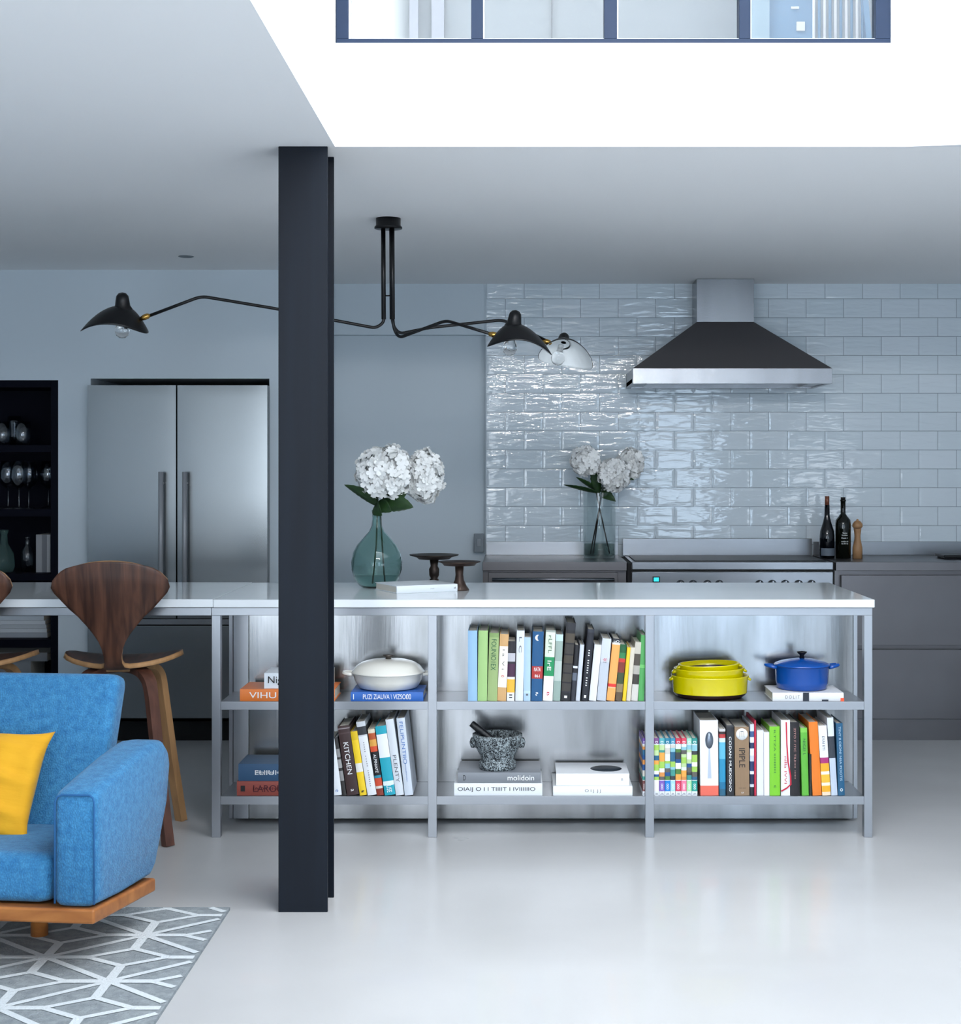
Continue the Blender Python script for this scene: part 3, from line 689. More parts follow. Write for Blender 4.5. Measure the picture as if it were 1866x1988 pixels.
G1 = 'upright books on the upper middle shelf of the island'
sf = ' on the upper middle island shelf'
UM = [
 (783,837,130,783,'#8fb4d4','thick pale blue book at the left end of the upper middle shelf row',(),.23),
 (838,892,130,843,'#9cc07c','plain apple-green book second from the left on the upper middle shelf',(),.23),
 (893,949,143,905,[(0,'#96ad72'),(.93,'#7f9a5e')],'sage green book with dark blocky capitals down its spine',[('FOUNIO1EX',.68,.46,.5,M_txg)],.23),
 (949,1000,150,965,[(0,'#c9a06c'),(.20,'#e6e0d2'),(.82,'#c9a06c')],'tan book with a long white spine label and red dot',[('l a  V i',.62,.3,.25,M_txd),('o',.37,.03,.3,M_txr)],.23),
 (1003,1047,190,1010,[(0,'#dfdfe2'),(.14,'#e8b23a'),(.36,'#d8d8d8'),(.40,'#43213f'),(.62,'#2a2730'),(.66,'#b9b9c0'),(.80,'#1c1a20')],'short book with purple, white and yellow bands between white books',[('ll',.08,.06,.4,M_txk)],.19),
 (1051,1096,130,1060,'#d6dbe2','tall white book with a small mark near its top right of the banded book',[('L C',.80,.22,.35,M_txd)],.22),
 (1098,1138,168,1100,[(0,'#a9c4de'),(.12,'#b9d0e6'),(.16,'#a9c4de')],'pale sky-blue book just left of the broad dark blue one',[('1',.1,.03,.3,M_txd)],.20),
 (1141,1204,135,1150,[(0,'#14507f'),(.32,'#a9302e'),(.5,'#14507f')],'broad deep blue book with white crescent moon and red patch',[('NATA',.455,.6,.055,M_txw,'h'),('861',.36,.45,.04,M_txw,'h'),('?',.10,.25,.05,M_txw,'h')],.22),
 (1207,1263,128,1225,[(0,'#e8ebee'),(.35,'#1d8a55'),(.62,'#d4dccb'),(.97,'#9aa39c')],'white book with a solid green band in the middle of its spine',[('lrE',.50,.14,.4,M_txw),('rLFFL',.80,.25,.35,M_txg),('B',.10,.05,.25,M_txr)],.22),
 (1264,1306,152,1282,[(0,'#8fa39b'),(.30,'#b3c0b9'),(.60,'#93a69e'),(.90,'#bcd6dd')],'frosty grey-green book leaning left of the tallest black one',(),.21),
 (1308,1362,85,1342,[(0,'#15161b'),(.10,'#20222c'),(.12,'#37332f'),(.22,'#15161b'),(.24,'#3a362f'),(.34,'#1a1a1d'),(.36,'#37332f'),(.46,'#1a1a1d'),(.48,'#40392f'),(.58,'#1a1a1d'),(.60,'#37332f'),(.72,'#1a1a1d'),(.74,'#4a4236'),(.86,'#1a1a1d'),(.9,'#23242a')],'tallest black book with a column of brownish pictures on its spine',[('I',.05,.03,.3,M_txw)],.23),
 (1364,1391,210,1388,[(0,'#2a2c35'),(.36,'#5c6472'),(.5,'#1a1b22'),(.58,'#cfd5dd'),(.62,'#16171d')],'slim black and grey book right of the tallest black book',(),.20),
 (1393,1418,210,1418,'#c3c9d2','slim white book between two dark leaning books',[],.20),
 (1425,1464,122,1462,[(0,'#1a1c26'),(.95,'#2c2f3a')],'dark navy book leaning right with a thin white title line',[('III IIIIII IIII',.46,.5,.22,M_txw),('I',.06,.04,.3,M_txw)],.22),
 (1468,1510,210,1500,'#d9dde4','plain white book leaning right of the dark navy one',(),.20),
 (1513,1565,175,1545,[(0,'#b9c0ca'),(.62,'#c6ccd4')],'pale grey book with tiny red emblem leaning left of the orange one',[('*',.66,.05,.5,M_txr),('mi',.62,.35,.02,M_txk,'h')],.22),
 (1568,1614,175,1604,[(0,'#f0a45a'),(.20,'#dfb088'),(.22,'#d8332c'),(.27,'#f0a45a'),(.90,'#d8d4cc'),(.93,'#23262c')],'orange book with a red strap and dark patterned top',[('oO',.955,.7,.04,M_txw,'h')],.22),
 (1617,1655,208,1645,[(0,'#5a4b3a'),(.15,'#8d7a5a'),(.30,'#3d4a30'),(.5,'#7b3428'),(.68,'#c23a30'),(.75,'#2f7a4a'),(.85,'#18552f')],'green-topped book with a photo-patterned spine beside the orange book',(),.20),
 (1657,1678,225,1685,'#e9c32c','thin bright yellow book on the upper middle shelf',(),.20),
 (1680,1705,225,1705,'#cfc8b8','thin cream book right of the yellow one',(),.20),
 (1707,1745,195,1731,[(0,'#c9c6bf'),(.28,'#3a352f'),(.45,'#a9a59c'),(.6,'#4b443b'),(.8,'#bfb9ac')],'book with brown and cream photo bands beside the third leg',(),.21),
 (1747,1781,155,1763,[(0,'#4f9e57'),(.5,'#6fbf6a'),(.55,'#4f9e57')],'green book at the right end of the upper middle shelf row',(),.22),
]
for (a,c,tp,at_,bands,lb,tx,dep) in UM:
    bk = upright(a, c, tp, at_, S1, 640, 1180, SZ1, bands, lb, G1, tx, dep)
    if 'crescent' in lb:
        m = MB(); k = 14; oo = []; ii = []
        for j in range(k+1):
            t_ = R(100+160*j/k); oo.append((math.cos(t_)*.012, 0, math.sin(t_)*.012)); ii.append((math.cos(t_)*.012*.55+.0035, 0, math.sin(t_)*.0108))
        vo_ = [m.v(p) for p in oo]; vi_ = [m.v(p) for p in ii]
        for j in range(k): m.face([vo_[j], vo_[j+1], vi_[j+1], vi_[j]])
        m.build('moon_emblem', M_txw, bk, loc=(.022, -.0035, .245))

G2 = 'leaning books on the lower left shelf of the island'
LL = [
 (20,70,740,-12,[(0,'#dfe4ea')],'white book half hidden behind the column on the lower left shelf',[('e',.08,.04,.3,M_txb)],.19),
 (72,97,735,22,[(0,'#2e2c2c'),(.25,'#8b8b8c'),(.42,'#2e2c2c'),(.47,'#9a9a9b'),(.62,'#34302f'),(.66,'#8b8b8c'),(.8,'#2e2c2c')],'slim dark book with grey blocks left of the brown one',(),.19),
 (100,168,668,45,[(0,'#3d2b2b'),(.88,'#4d3b3c'),(.90,'#3d2b2b'),(.95,'#8b8285'),(.965,'#3d2b2b')],'thick dark brown book with KITCHEN in white capitals',[('KITCHEN',.53,.46,.42,M_txw),('a',.07,.03,.25,M_txw)],.21),
 (172,212,700,118,[(0,'#efcb28'),(.36,'#e6e4de'),(.50,'#efcb28'),(.86,'#d9b71f')],'yellow book with a white band leaning on the lower left shelf',[('~',.06,.03,.5,M_txk)],.20),
 (216,268,645,150,[(0,'#e2e5ea'),(.80,'#c9cdd2'),(.82,'#33353a'),(.93,'#c6cbd1')],'white book with dark picture at its head right of the yellow one',[('iiiii mii iiliiiii',.42,.6,.12,M_txd)],.20),
 (268,308,688,216,[(0,'#8a3a2c'),(.10,'#d8d4cc'),(.14,'#c94a2e'),(.26,'#2a86a0'),(.30,'#15161a'),(.66,'#d5502f'),(.74,'#dca14a'),(.84,'#b5552e'),(.94,'#d9cfb8')],'slim book with black middle and orange picture bands',[('ALPINIAPZ',.48,.28,.4,M_txw)],.20),
 (313,375,670,258,[(0,'#26a3b8'),(.14,'#dfeef2'),(.20,'#26a3b8'),(.54,'#e9edf1'),(.88,'#26a3b8')],'turquoise book with a broad white block on its spine',[('USE',.09,.1,.45,M_txw)],.21),
 (376,423,632,316,'#d3dae2','white book with faint grey PLENTY lettering down its spine',[('PLENTY',.35,.36,.42,M_txd)],.21),
 (426,474,625,378,'#c9d2de','large white book with blue letters at the right end of the leaning row',[('FELIPUNTIIO',.68,.55,.42,M_txb),('vorosultimalon',.3,.24,.16,M_txb)],.22),
]
for (a,c,tp,at_,bands,lb,tx,dep) in LL:
    upright(a, c, tp, at_, S1, 640, 1180, SZ2, bands, lb, G2, tx, dep)

S2 = 3.8875
rnd = random.Random(5)
G3 = 'slim volumes forming a colour mosaic on the lower right shelf'
feet = [('#7a4c4c','maroon'),('#3aa36a','emerald'),('#e8e4e4','off-white'),('#7d5fb4','purple'),('#1f7fd0','bright blue'),('#9fd0ee','light blue'),('#d5405e','crimson'),('#f07f9c','pink'),('#a8e0a8','mint'),('#2b9a8c','teal')]
pal = ['#dfe3df','#4f7a3a','#9cc65a','#2a5f80','#e4a24a','#c9c6bd','#3a3c40','#86bcc8','#d7e4ea','#3f8f86','#b7d09a','#5c5a56','#e9edf0','#1f4f8a','#cf8a4a']
tops = ['#6b4a9c','#8e6fb0','#7d4f86','#57a7b0','#2a7d9a','#3a8db0','#c8344e','#d6455e','#9fd6c0','#2b8d86']
xa = [8, 30, 116, 156, 199, 240, 279, 322, 364, 402, 446]
names = ['first','second','third','fourth','fifth','sixth','seventh','eighth','ninth','tenth']
for i in range(10):
    if i == 0: a, c = 30, 52
    elif i == 1: a, c = 53, 115
    else: a, c = xa[i], xa[i+1]-1
    bands = [(0, '#dfe4ea'), (.075, feet[i][0]), (.26, '#e4e6e4')]
    z_ = .27
    while z_ < .86:
        bands.append((z_, rnd.choice(pal))); z_ += rnd.uniform(.045, .12)
    bands += [(.88, '#cdd6da'), (.90, tops[i])]
    upright(a, c, 985, a, S2, 1240, 1180, SZ2, bands, 'slim mosaic-printed volume with %s foot band, %s from the left in its set' % (feet[i][1], names[i]), G3,
            [('ooo', .16, .10, .4, M_txw), ('D', .93, .04, .5, M_txw), ('WE', .035, .035, .6, M_txd)], .18)
G4 = 'upright books on the lower right shelf of the island'
LR = [
 (467,605,850,462,[(0,'#e06a58'),(.13,'#e3e7ec')],'very thick white book with a picture of a spoon on its spine',(),.22),
 (610,658,915,608,[(0,'#2b5f7a'),(.10,'#1d6f97'),(.20,'#2a8cb5'),(.55,'#5cb0cf'),(.80,'#c9d9df'),(.86,'#b03a3a'),(.92,'#3a2c2c'),(.96,'#c8c8c8')],'blue book with red and dark picture patch at its head',[],.20),
 (664,722,888,662,[(0,'#23252a'),(.97,'#3a3b3f')],'black book with tall white rough capitals down its spine',[('CODAN MUEXIGNO',.45,.78,.32,M_txw)],.20),
 (730,838,900,724,[(0,'#8d745a')],'thick kraft-brown book with a white circle near its top',[('IPIPLE',.55,.28,.42,M_txk),('FOR JAM',.55,.2,.0,M_txk)] [:1]+[('a p',.04,.15,.025,M_txw,'h'),('TIIIII IIIIO',.11,.55,.012,M_txk,'h')],.22),
 (841,872,880,841,[(0,'#20232c'),(.12,'#c7cfda'),(.16,'#1d2a4a'),(.30,'#dde2ea'),(.34,'#2a3c66'),(.48,'#c4ccd8'),(.56,'#e4e8ee'),(.66,'#2b3a5e'),(.74,'#dfe4ec'),(.82,'#3d5a8a'),(.9,'#cfd6e0')],'slim book patterned in navy and white blocks',(),.21),
 (873,889,852,872,[(0,'#c2314a')],'thin red-spined book leaning over the navy patterned one',(),.21),
 (893,945,925,892,'#d9dce4','plain white book left of a second plain white one',(),.19),
 (947,989,940,945,'#e6e9ef','shorter plain white book next to the lime green one',(),.19),
 (991,1069,897,988,[(0,'#79c22e')],'lime green book with dark small capitals down its spine',[('ILTTZA IIIIIIIIIIII',.64,.62,.16,M_txg),('c',.13,.04,.2,M_txg)],.21),
 (1075,1144,848,1075,[(0,'#e3e5ea')],'tall white book with red ribbon marker and red lettering',[('nilla IVVI',.34,.36,.28,M_txr)],.22),
 (1147,1218,865,1143,[(0,'#1b191d')],'black book with small pinkish lettering right of the white one',[('ZITO F ITIC TILI',.70,.45,.2,mat('lettering_rose','#b98a84',.6)),('IIIII IIIIII',.35,.24,.12,mat('lettering_rose','#b98a84',.6))],.22),
 (1234,1286,907,1221,[(0,'#5fae3e'),(.93,'#7cc352')],'mid green book leaning left between black and orange books',[('NIIGEI L',.72,.24,.4,M_txg)],.21),
 (1289,1310,1105,1287,[(0,'#252a24')],'short dark slim book squeezed left of the orange one',(),.18),
 (1315,1384,862,1283,[(0,'#e27a25')],'plain bright orange book on the lower right shelf',(),.22),
 (1387,1452,890,1355,[(0,'#e9d3b8'),(.05,'#eaa928'),(.14,'#f1e6c8'),(.18,'#efb53a'),(.30,'#f4ecd6'),(.34,'#eaa928'),(.46,'#a63270'),(.54,'#dfe2ea')],'white book with magenta band and yellow pattern at its foot',[('EYAI EYI',.75,.2,.3,M_txd)],.21),
 (1455,1503,830,1422,[(0,'#b9c4d4'),(.48,'#333a44'),(.76,'#d2d8de')],'white and charcoal block-striped book at the right of the row',(),.21),
 (1507,1558,872,1490,[(0,'#1d5578')],'dark blue book with pale capitals at the right end of the lowest shelf',[('TINY II OIONI NIIA POOTIS',.58,.75,.34,mat('lettering_pale','#a8c4d6',.6)),('o',.08,.04,.4,M_txw)],.21),
]
for (a,c,tp,at_,bands,lb,tx,dep) in LR:
    bk = upright(a, c, tp, at_, S2, 1240, 1180, SZ2, bands, lb, G4, tx, dep)
    w_ = X(1240+c/S2, DS)-X(1240+a/S2, DS)
    if 'spoon' in lb:
        sp_ = MB().lathe([(0, 0), (.0155, .0008), (.0155, .0012), (0, .0016)], seg=32, sx=1.0, sy=2.1).build('spoon_bowl_picture', mat('spoon_grey', '#7d8794', .3, .7), bk, loc=(w_*.5, -.0028, .215), rot=(pi/2, 0, 0))
        MB().hexa([(-.0075, -.0012, .067), (.0075, -.0012, .067), (.0075, 0, .067), (-.0075, 0, .067)], [(-.0022, -.0012, .19), (.0022, -.0012, .19), (.0022, 0, .19), (-.0022, 0, .19)]).build('spoon_handle_picture', mat('spoon_pale', '#b4bfce', .4, .4), bk, loc=(w_*.5, -.0022, 0))
    if 'white circle' in lb:
        MB().lathe([(0, 0), (.0225, 0), (.0225, .0006), (0, .0006)], seg=32).build('round_emblem', M_txw, bk, loc=(w_*.5, -.0026, .238), rot=(pi/2, 0, 0))
        text('emblem_mark', 'lTl', .018, .024, (w_*.5, -.0036, .238), M_txd, bk, 'h')
    if 'ribbon marker' in lb:
        MB().tube([(w_*.55, -.004, .285), (w_*.62, -.004, .2), (w_*.75, -.005, .13), (w_*1.0, -.006, .08), (w_*1.05, -.006, .045), (w_*.6, -.006, .03), (.0, -.005, .018)], 0, rect=(.0025, .0008), up=(0, -1, 0)).build('ribbon', M_txr, bk)

# flat stacks --------------------------------------------------------------
def flat(pxl, pxr, py0, py1, d, dep, bands, label, group, texts=(), rz=0, base=None, hard=True):
    """a book lying down, spine to the front"""
    x1 = X(pxr, d); h = x1-X(pxl, d); w = (py1-py0)*d/F
    z = base if base is not None else Z(py1, d)
    return make_book((x1, d, z+.0004), (0, -pi/2, rz), w, h, dep, bands, label, group, texts, hard=hard), z+w+.001
G5 = 'books lying flat on the island shelves'
_, zt = flat(460, 628, 1513, 1541, DS, .20, [(0,'#8c4238')], 'brick-red LAROUSSE book lying under a blue one on the lower left shelf', G5, [('LAROUSSE', .56, .5, .48, mat('lettering_maroon', '#4a1420', .6)), ('IAOTIINIUICIIP', .56, .5, .18, mat('lettering_maroon', '#4a1420', .6)), ('I', .93, .05, .4, M_txk)], base=SZ2)
_, zt = flat(463, 610, 1479, 1512, DS, .19, [(0,'#2d4f70')], 'dark blue book lying on top of the brick-red one', G5, [('ELIIUI', .64, .28, .28, M_txw), ('tIlstaryzzz rest', .6, .36, .2, M_txw)], base=zt)
_, zt = flat(466, 650, 1338, 1361, DS, .20, [(0,'#e07a34')], 'bright orange book lying flat beside the column on the upper left shelf', G5, [('VIHU OTTIIIIN', .5, .8, .5, M_txw)], base=SZ1)
_, zt = flat(513, 640, 1307, 1337, DS+.01, .17, [(0,'#dfe6ee')], 'pale grey book with black serif title lying on the orange one', G5, [('Nigui', .78, .32, .6, M_txk)], base=zt, hard=False)
_, ztb = flat(681, 822, 1344, 1361, DS, .20, [(0,'#2d63b4')], 'blue-spined book lying beneath the white casserole', G5, [('PUZI ZIAUVA \\ VIZSOL', .52, .62, .55, M_txw), ('I', .96, .01, .6, M_txw), ('00', .2, .06, .6, M_txw)], base=SZ1)
_, zt = flat(882, 1053, 1522, 1546, DS, .24, [(0,'#dfe4ea')], 'thick white book lying at the bottom under the grey one', G5, [('OIAIJ O I I TIIIIT I IVIIIIIIO', .52, .88, .4, M_txk)], base=SZ2)
_, ztm = flat(889, 1050, 1502, 1522, DS+.004, .235, [(0,'#7c8188')], 'grey book lying directly beneath the stone mortar', G5, [('molidoin', .24, .32, .5, M_txw), ('D', .92, .03, .5, M_txk)], base=zt)
_, zt = flat(1074, 1228, 1528, 1546, DS, .25, [(0,'#e8ecf1')], 'thick white book lowest in the pair under the round black motif', G5, [('O I J  J J', .5, .2, .4, M_txd)], base=SZ2)
wb, zt = flat(1080, 1222, 1505, 1528, DS+.012, .22, [(0,'#e8ecf1')], 'white book with an oval black motif on its cover, top of its pair', G5, [('m', .1, .02, .2, M_txk)], base=zt)
MB().lathe([(0, 0), (.062, 0), (.062, .0006), (0, .0006)], seg=40).build('oval_motif', mat('motif_slate', '#38434f', .5), wb, loc=(zt-wb.location.z-.0012, .10, .085), rot=(0, pi/2, 0))
ob, ztd = flat(1500, 1638, 1345, 1361, DS, .20, [(0,'#d8dadd')], 'white book tied with dark ribbon under the blue casserole', G5, [('D O L I T', .72, .2, .4, M_txd)], base=SZ1)
MB().box(-.0005, .033, -.006, -.0035, .135, .158).build('ribbon', mat('ribbon_slate', '#252c38', .6), ob)
MB().box(.0, .006, -.006, -.0035, .06, .085).build('ribbon_end', mat('ribbon_slate', '#252c38', .6), ob)
MB().box(-.0003, .012, -.0055, .02, -.001, .012).build('corner_tab', mat('tab_orange', '#e2532f', .5), ob)

# ------------------------------------------------------------------ cookware
M_enw = mat('cream_enamel', '#e6e5dd', .18, coat=.5); M_enb = mat('cobalt_enamel', '#04489c', .2, coat=.3); M_eny = mat('chartreuse_glaze', '#cabd00', .15, coat=.4)
M_brn = mat('dark_brown_glaze', '#2a120a', .3, coat=.1)
dp_ = DI+.135
def sc(px): return px*dp_/F
def handle(parent, m, x, z, sgn, L, rad=.005, w=.03, lift=.004):
    k = MB(); pts = []
    for j in range(9):
        a_ = pi*j/8
        pts.append((sgn*(x+L*math.sin(a_)), -w*math.cos(a_), z+lift*math.sin(a_)))
    k.tube(pts, rad, 10); k.build('handle', m, parent)
e = empty('shallow_casserole', (X(754, dp_), dp_, ztb), 'cream enamelled shallow casserole with lid resting on a blue book', 'casserole')
rr = sc(69)
MB().lathe([(0, .0), (rr*.72, .0), (rr*.84, .006), (rr*.95, .035), (rr*1.0, .058), (rr*1.02, .060), (rr*.98, .0615), (rr*.92, .035), (rr*.8, .012), (0, .010)], seg=56).build('pan', M_enw, e)
ld = MB().lathe([(rr*1.02, .062), (rr*1.03, .064), (rr*.99, .068), (rr*.88, .088), (rr*.72, .101), (rr*.5, .109), (rr*.25, .112), (0, .113)], seg=56).build('lid', M_enw, e, solid=.003)
MB().lathe([(0, .1145), (.012, .1145), (.010, .121), (.022, .127), (.022, .131), (0, .132)], seg=24).build('knob', mat('knob_steel_grey', '#5f5a56', .3, .8), ld)
for s_ in (-1, 1): handle(e, M_enw, rr*.98, .056, s_, sc(19), .007, .035)
# blue cocotte
e = empty('round_casserole', (X(1557, dp_), dp_, ztd), 'cobalt blue round casserole with black knob standing on a white book', 'casserole')
rr = sc(52)
MB().lathe([(0, 0), (rr*.86, 0), (rr*.93, .005), (rr*.97, .03), (rr*1.0, .088), (rr*1.015, .09), (rr*.97, .09), (rr*.93, .03), (rr*.88, .012), (0, .008)], seg=56).build('pan', M_enb, e)
ld = MB().lathe([(rr*1.02, .0915), (rr*1.03, .094), (rr*.98, .098), (rr*.8, .105), (rr*.5, .112), (rr*.2, .117), (0, .118)], seg=56).build('lid', M_enb, e, solid=.003)
MB().lathe([(0, .118), (.011, .118), (.008, .130), (.018, .140), (.021, .144), (.0, .147)], seg=24).build('knob', M_black, ld)
for s_ in (-1, 1): handle(e, M_enb, rr*.97, .085, s_, sc(20), .007, .028, .008)
# nested yellow dishes
G6 = 'chartreuse baking dishes nested together'
def dish(px, rpx, z, hgt, tilt, label, ell=.85):
    r_ = sc(rpx)
    e = empty('baking_dish', (X(px, dp_), dp_-.01, z), label, 'baking dish', G6, (0, tilt, 0))
    pf = [(r_*.80, 0), (r_*.90, .010), (r_*.95, .02), (r_*.965, hgt*.75), (r_*1.0, hgt-.004), (r_*1.01, hgt), (r_*.98, hgt), (r_*.93, hgt*.7), (r_*.90, .02), (r_*.7, .012), (0, .010)]
    MB().lathe([(0, 0.0)]+pf[:3], seg=56, sy=ell).build('foot', M_brn, e)
    MB().lathe(pf[2:8], seg=56, sy=ell).build('wall', M_eny, e)
    MB().lathe(pf[7:], seg=56, sy=ell).build('inside', M_brn, e)
    for s_ in (-1, 1):
        k = MB(); pts = [(s_*(r_*.96+.011*math.sin(pi*j/8)), -.014*math.cos(pi*j/8)*1.2, hgt*.86-.012*math.sin(pi*j/8)*.6) for j in range(9)]
        k.tube(pts, .0055, 10); k.build('handle', M_eny, e)
dish(1378, 75, SZ1+.0004, .088, 0, 'largest chartreuse glazed baking dish at the bottom of the nest of three')
dish(1377, 68, SZ1+.045, .072, R(-1), 'middle chartreuse glazed baking dish in the nest of three')
dish(1377, 59, SZ1+.071, .062, R(-2.0), 'smallest chartreuse glazed dish with brown inside, topmost of three')

# mortar and pestle
M_stone = mat('carved_grey_stone', '#3a4248', .75)
nt, b = nt_of(M_stone)
tc = nt.nodes.new('ShaderNodeTexCoord'); vo = nt.nodes.new('ShaderNodeTexNoise'); vo.inputs['Scale'].default_value = 105; vo.inputs['Detail'].default_value = 1.5; vo.inputs['Distortion'].default_value = 1.8
r = nt.nodes.new('ShaderNodeValToRGB'); r.color_ramp.elements[0].position = .44; r.color_ramp.elements[1].position = .58
r.color_ramp.elements[0].color = lin('#1b2126'); r.color_ramp.elements[1].color = lin('#a5b1b6')
nt.links.new(tc.outputs['Object'], vo.inputs[0]); nt.links.new(vo.outputs[0], r.inputs[0]); nt.links.new(r.outputs[0], b.inputs['Base Color'])
bp = nt.nodes.new('ShaderNodeBump'); bp.inputs['Strength'].default_value = 1; bp.inputs['Distance'].default_value = .008
nt.links.new(vo.outputs[0], bp.inputs['Height']); nt.links.new(bp.outputs[0], b.inputs['Normal'])
dm = DI+.10; s = dm/F
e = empty('stone_mortar', (X(966, dm), dm, ztm), 'rough carved grey stone mortar standing on a grey book', 'mortar')
mh = (1497-1430)*s
MB().lathe([(0, 0), (34*s, 0), (36*s, 4*s), (36*s, 14*s), (30*s, 18*s), (36*s, 30*s), (44*s, 45*s), (48*s, 60*s), (48.5*s, mh), (41*s, mh), (38*s, 50*s), (25*s, 30*s), (0, 26*s)], seg=56).build('bowl', M_stone, e)
for s_ in (-1, 1):
    k = MB(); k.lathe([(0, -11*s), (8*s, -9*s), (11*s, 0), (8*s, 9*s), (0, 11*s)], seg=20, sx=.75); k.build('lug', M_stone, e, loc=(s_*46*s, 0, 50*s))
pst = empty('stone_pestle', (X(966, dm)-.02, dm-.01, ztm+mh*.62), 'black stone pestle leaning left out of the mortar', 'pestle')
p0 = Vector((.05, 0, -.012)); p1 = at(915, 1404, dm)-Vector(pst.location)
dv = (p1-p0)
MB().tube([p0, p0+dv*.3, p0+dv*.7, p0+dv*.97, p1], .016, 18, r1=.0125).build('shaft', mat('black_granite', '#17191d', .4, bump=(90, .3)), pst)

# ------------------------------------------------------------------ things on the worktop
Y1 = 6.45
M_teal = mat('teal_glass', '#c9e2de', .02, trans=1, ior=1.12, coat=.6)
M_teal2 = mat('teal_water', '#d8eae8', .02, trans=1, ior=1.05)
s = Y1/F
vs = empty('demijohn_vase', (X(731.5, Y1), Y1, CTI), 'round teal glass bottle vase with narrow neck on the white worktop', 'vase')
out = [(0, 0), (26*s, 0), (34*s, 4*s), (43*s, 16*s), (49*s, 35*s), (49.6*s, 50*s), (46*s, 68*s), (38*s, 83*s), (26*s, 97*s), (15*s, 109*s), (10*s, 120*s), (8.6*s, 132*s), (8.2*s, 146*s), (10*s, 147*s), (10*s, 150*s)]
inn = [(7.2*s, 150*s), (6.8*s, 132*s), (8.2*s, 120*s), (13*s, 109*s), (24*s, 97*s), (36*s, 83*s), (44*s, 68*s), (47.6*s, 50*s), (47*s, 35*s), (41*s, 17*s), (33*s, 6*s), (25*s, 2.5*s), (0, 2.5*s)]
MB().lathe(out+inn, seg=64).build('glass_body', M_teal, vs)
MB().lathe([(0, 3*s), (24.6*s, 3*s), (32.4*s, 6.5*s), (40.4*s, 17.3*s), (43.6*s, 24*s), (0, 24*s)], seg=64).build('water', M_teal2, vs)

M_petal = mat('white_petal', '#eceeed', .6, sheen=.2); M_petal2 = mat('cream_petal', '#c9cbbd', .65); M_leaf = mat('dark_green_leaf', '#1a331a', .5, var=(30, '#27441f')); M_stem = mat('green_stem', '#2a3d22', .6)
def bloom(parent, c, rx_, ry_, rz_, seed, n=190, ps=.017, m=None):
    rn = random.Random(seed); b_ = MB()
    b_.lathe([(0, -.78)]+[(math.cos(R(a))*.78, math.sin(R(a))*.78) for a in range(-75, 76, 15)]+[(0, .78)], seg=18)
    for v in b_.bm.verts: v.co = Vector((v.co.x*rx_, v.co.y*ry_, v.co.z*rz_))
    ga = pi*(3-math.sqrt(5))
    for i in range(n):
        z = 1-2*(i+.5)/n; r = math.sqrt(max(0, 1-z*z)); a = ga*i+rn.uniform(-.15, .15)
        nrm = Vector((r*math.cos(a), r*math.sin(a), z)); f = rn.uniform(.86, 1.06)*(1+.05*math.sin(5*a)*r)
        pos = Vector((nrm.x*rx_*f, nrm.y*ry_*f, nrm.z*rz_*f))
        nn_ = Vector((nrm.x/rx_, nrm.y/ry_, nrm.z/rz_)).normalized()
        nn_ = (nn_+Vector((rn.uniform(-.6, .6), rn.uniform(-.6, .6), rn.uniform(-.6, .6)))).normalized()
        t1 = nn_.orthogonal().normalized(); t1 = Matrix.Rotation(rn.uniform(0, 6.28), 3, nn_) @ t1; t2 = nn_.cross(t1)
        for k in range(4):
            q1 = t1*math.cos(k*pi/2)+t2*math.sin(k*pi/2); q2 = nn_.cross(q1); s_ = ps*rn.uniform(.85, 1.2)
            pts = [(0, 0, 0), (.35, .38, .10), (.8, .45, .16), (1.05, .0, .05), (.8, -.45, .16), (.35, -.38, .10)]
            cen = b_.v(pos+q1*s_*.6+nn_*s_*.04)
            vv = [b_.v(pos+q1*s_*x+q2*s_*y+nn_*s_*z2) for x, y, z2 in pts]
            for j in range(6): b_.face([cen, vv[j], vv[(j+1) % 6]], True)
    return b_.build('bloom', m or M_petal, parent, loc=c)
def leaf(parent, base, tip, width, bend=.02, roll=0):
    base, tip = Vector(base), Vector(tip); ax_ = tip-base; L = ax_.length; t = ax_.normalized()
    sd = t.cross(Vector((0, 0, 1))).normalized() if abs(t.z) < .95 else Vector((1, 0, 0))
    sd = Matrix.Rotation(roll, 3, t) @ sd; up = sd.cross(t)
    def fn(u, v):
        w = width*(math.sin(pi*v**.8))**.8*(1+.05*math.sin(v*50)) if 0 < v < 1 else 0
        x = (u-.5)*2
        return base+ax_*v+sd*w*x+up*(bend*math.sin(pi*v)+abs(x)*w*.25)
    return MB().grid(fn, 7, 16).build('leaf', M_leaf, parent, solid=.0006)
def pt(px, py, d, o): return at(px, py, d)-Vector(o)
# large vase flowers
o1 = (X(733, Y1), Y1, CTI+.02)
f1 = empty('hydrangea', o1, 'big full white hydrangea head on the left in the teal vase', 'flower', 'hydrangeas in the teal vase')
c1 = pt(748, 916, Y1-.02, o1)
MB().tube([(-.02, 0, .0), (-.005, .0, .16), (.0, 0, .33), (.005, -.01, .40), tuple(c1)], .0035, 8).build('stem', M_stem, f1)
bloom(f1, c1, .118, .105, .105, 3, 230, .023)
leaf(f1, (.0, -.005, .325), pt(668, 941, Y1-.05, o1), .036, .008, R(30))
leaf(f1, (.0, -.01, .335), pt(690, 925, Y1+.0, o1), .045, .02, R(20))
leaf(f1, (.0, -.015, .345), pt(742, 1001, Y1-.08, o1), .036, .01, R(80))
leaf(f1, (.0, -.01, .34), pt(760, 994, Y1-.07, o1), .030, .006, R(65))
o2 = (X(735, Y1)+.005, Y1+.008, CTI+.02)
f2 = empty('hydrangea', o2, 'white hydrangea head drooping on the right in the teal vase', 'flower', 'hydrangeas in the teal vase')
c2 = pt(824, 925, Y1+.05, o2)
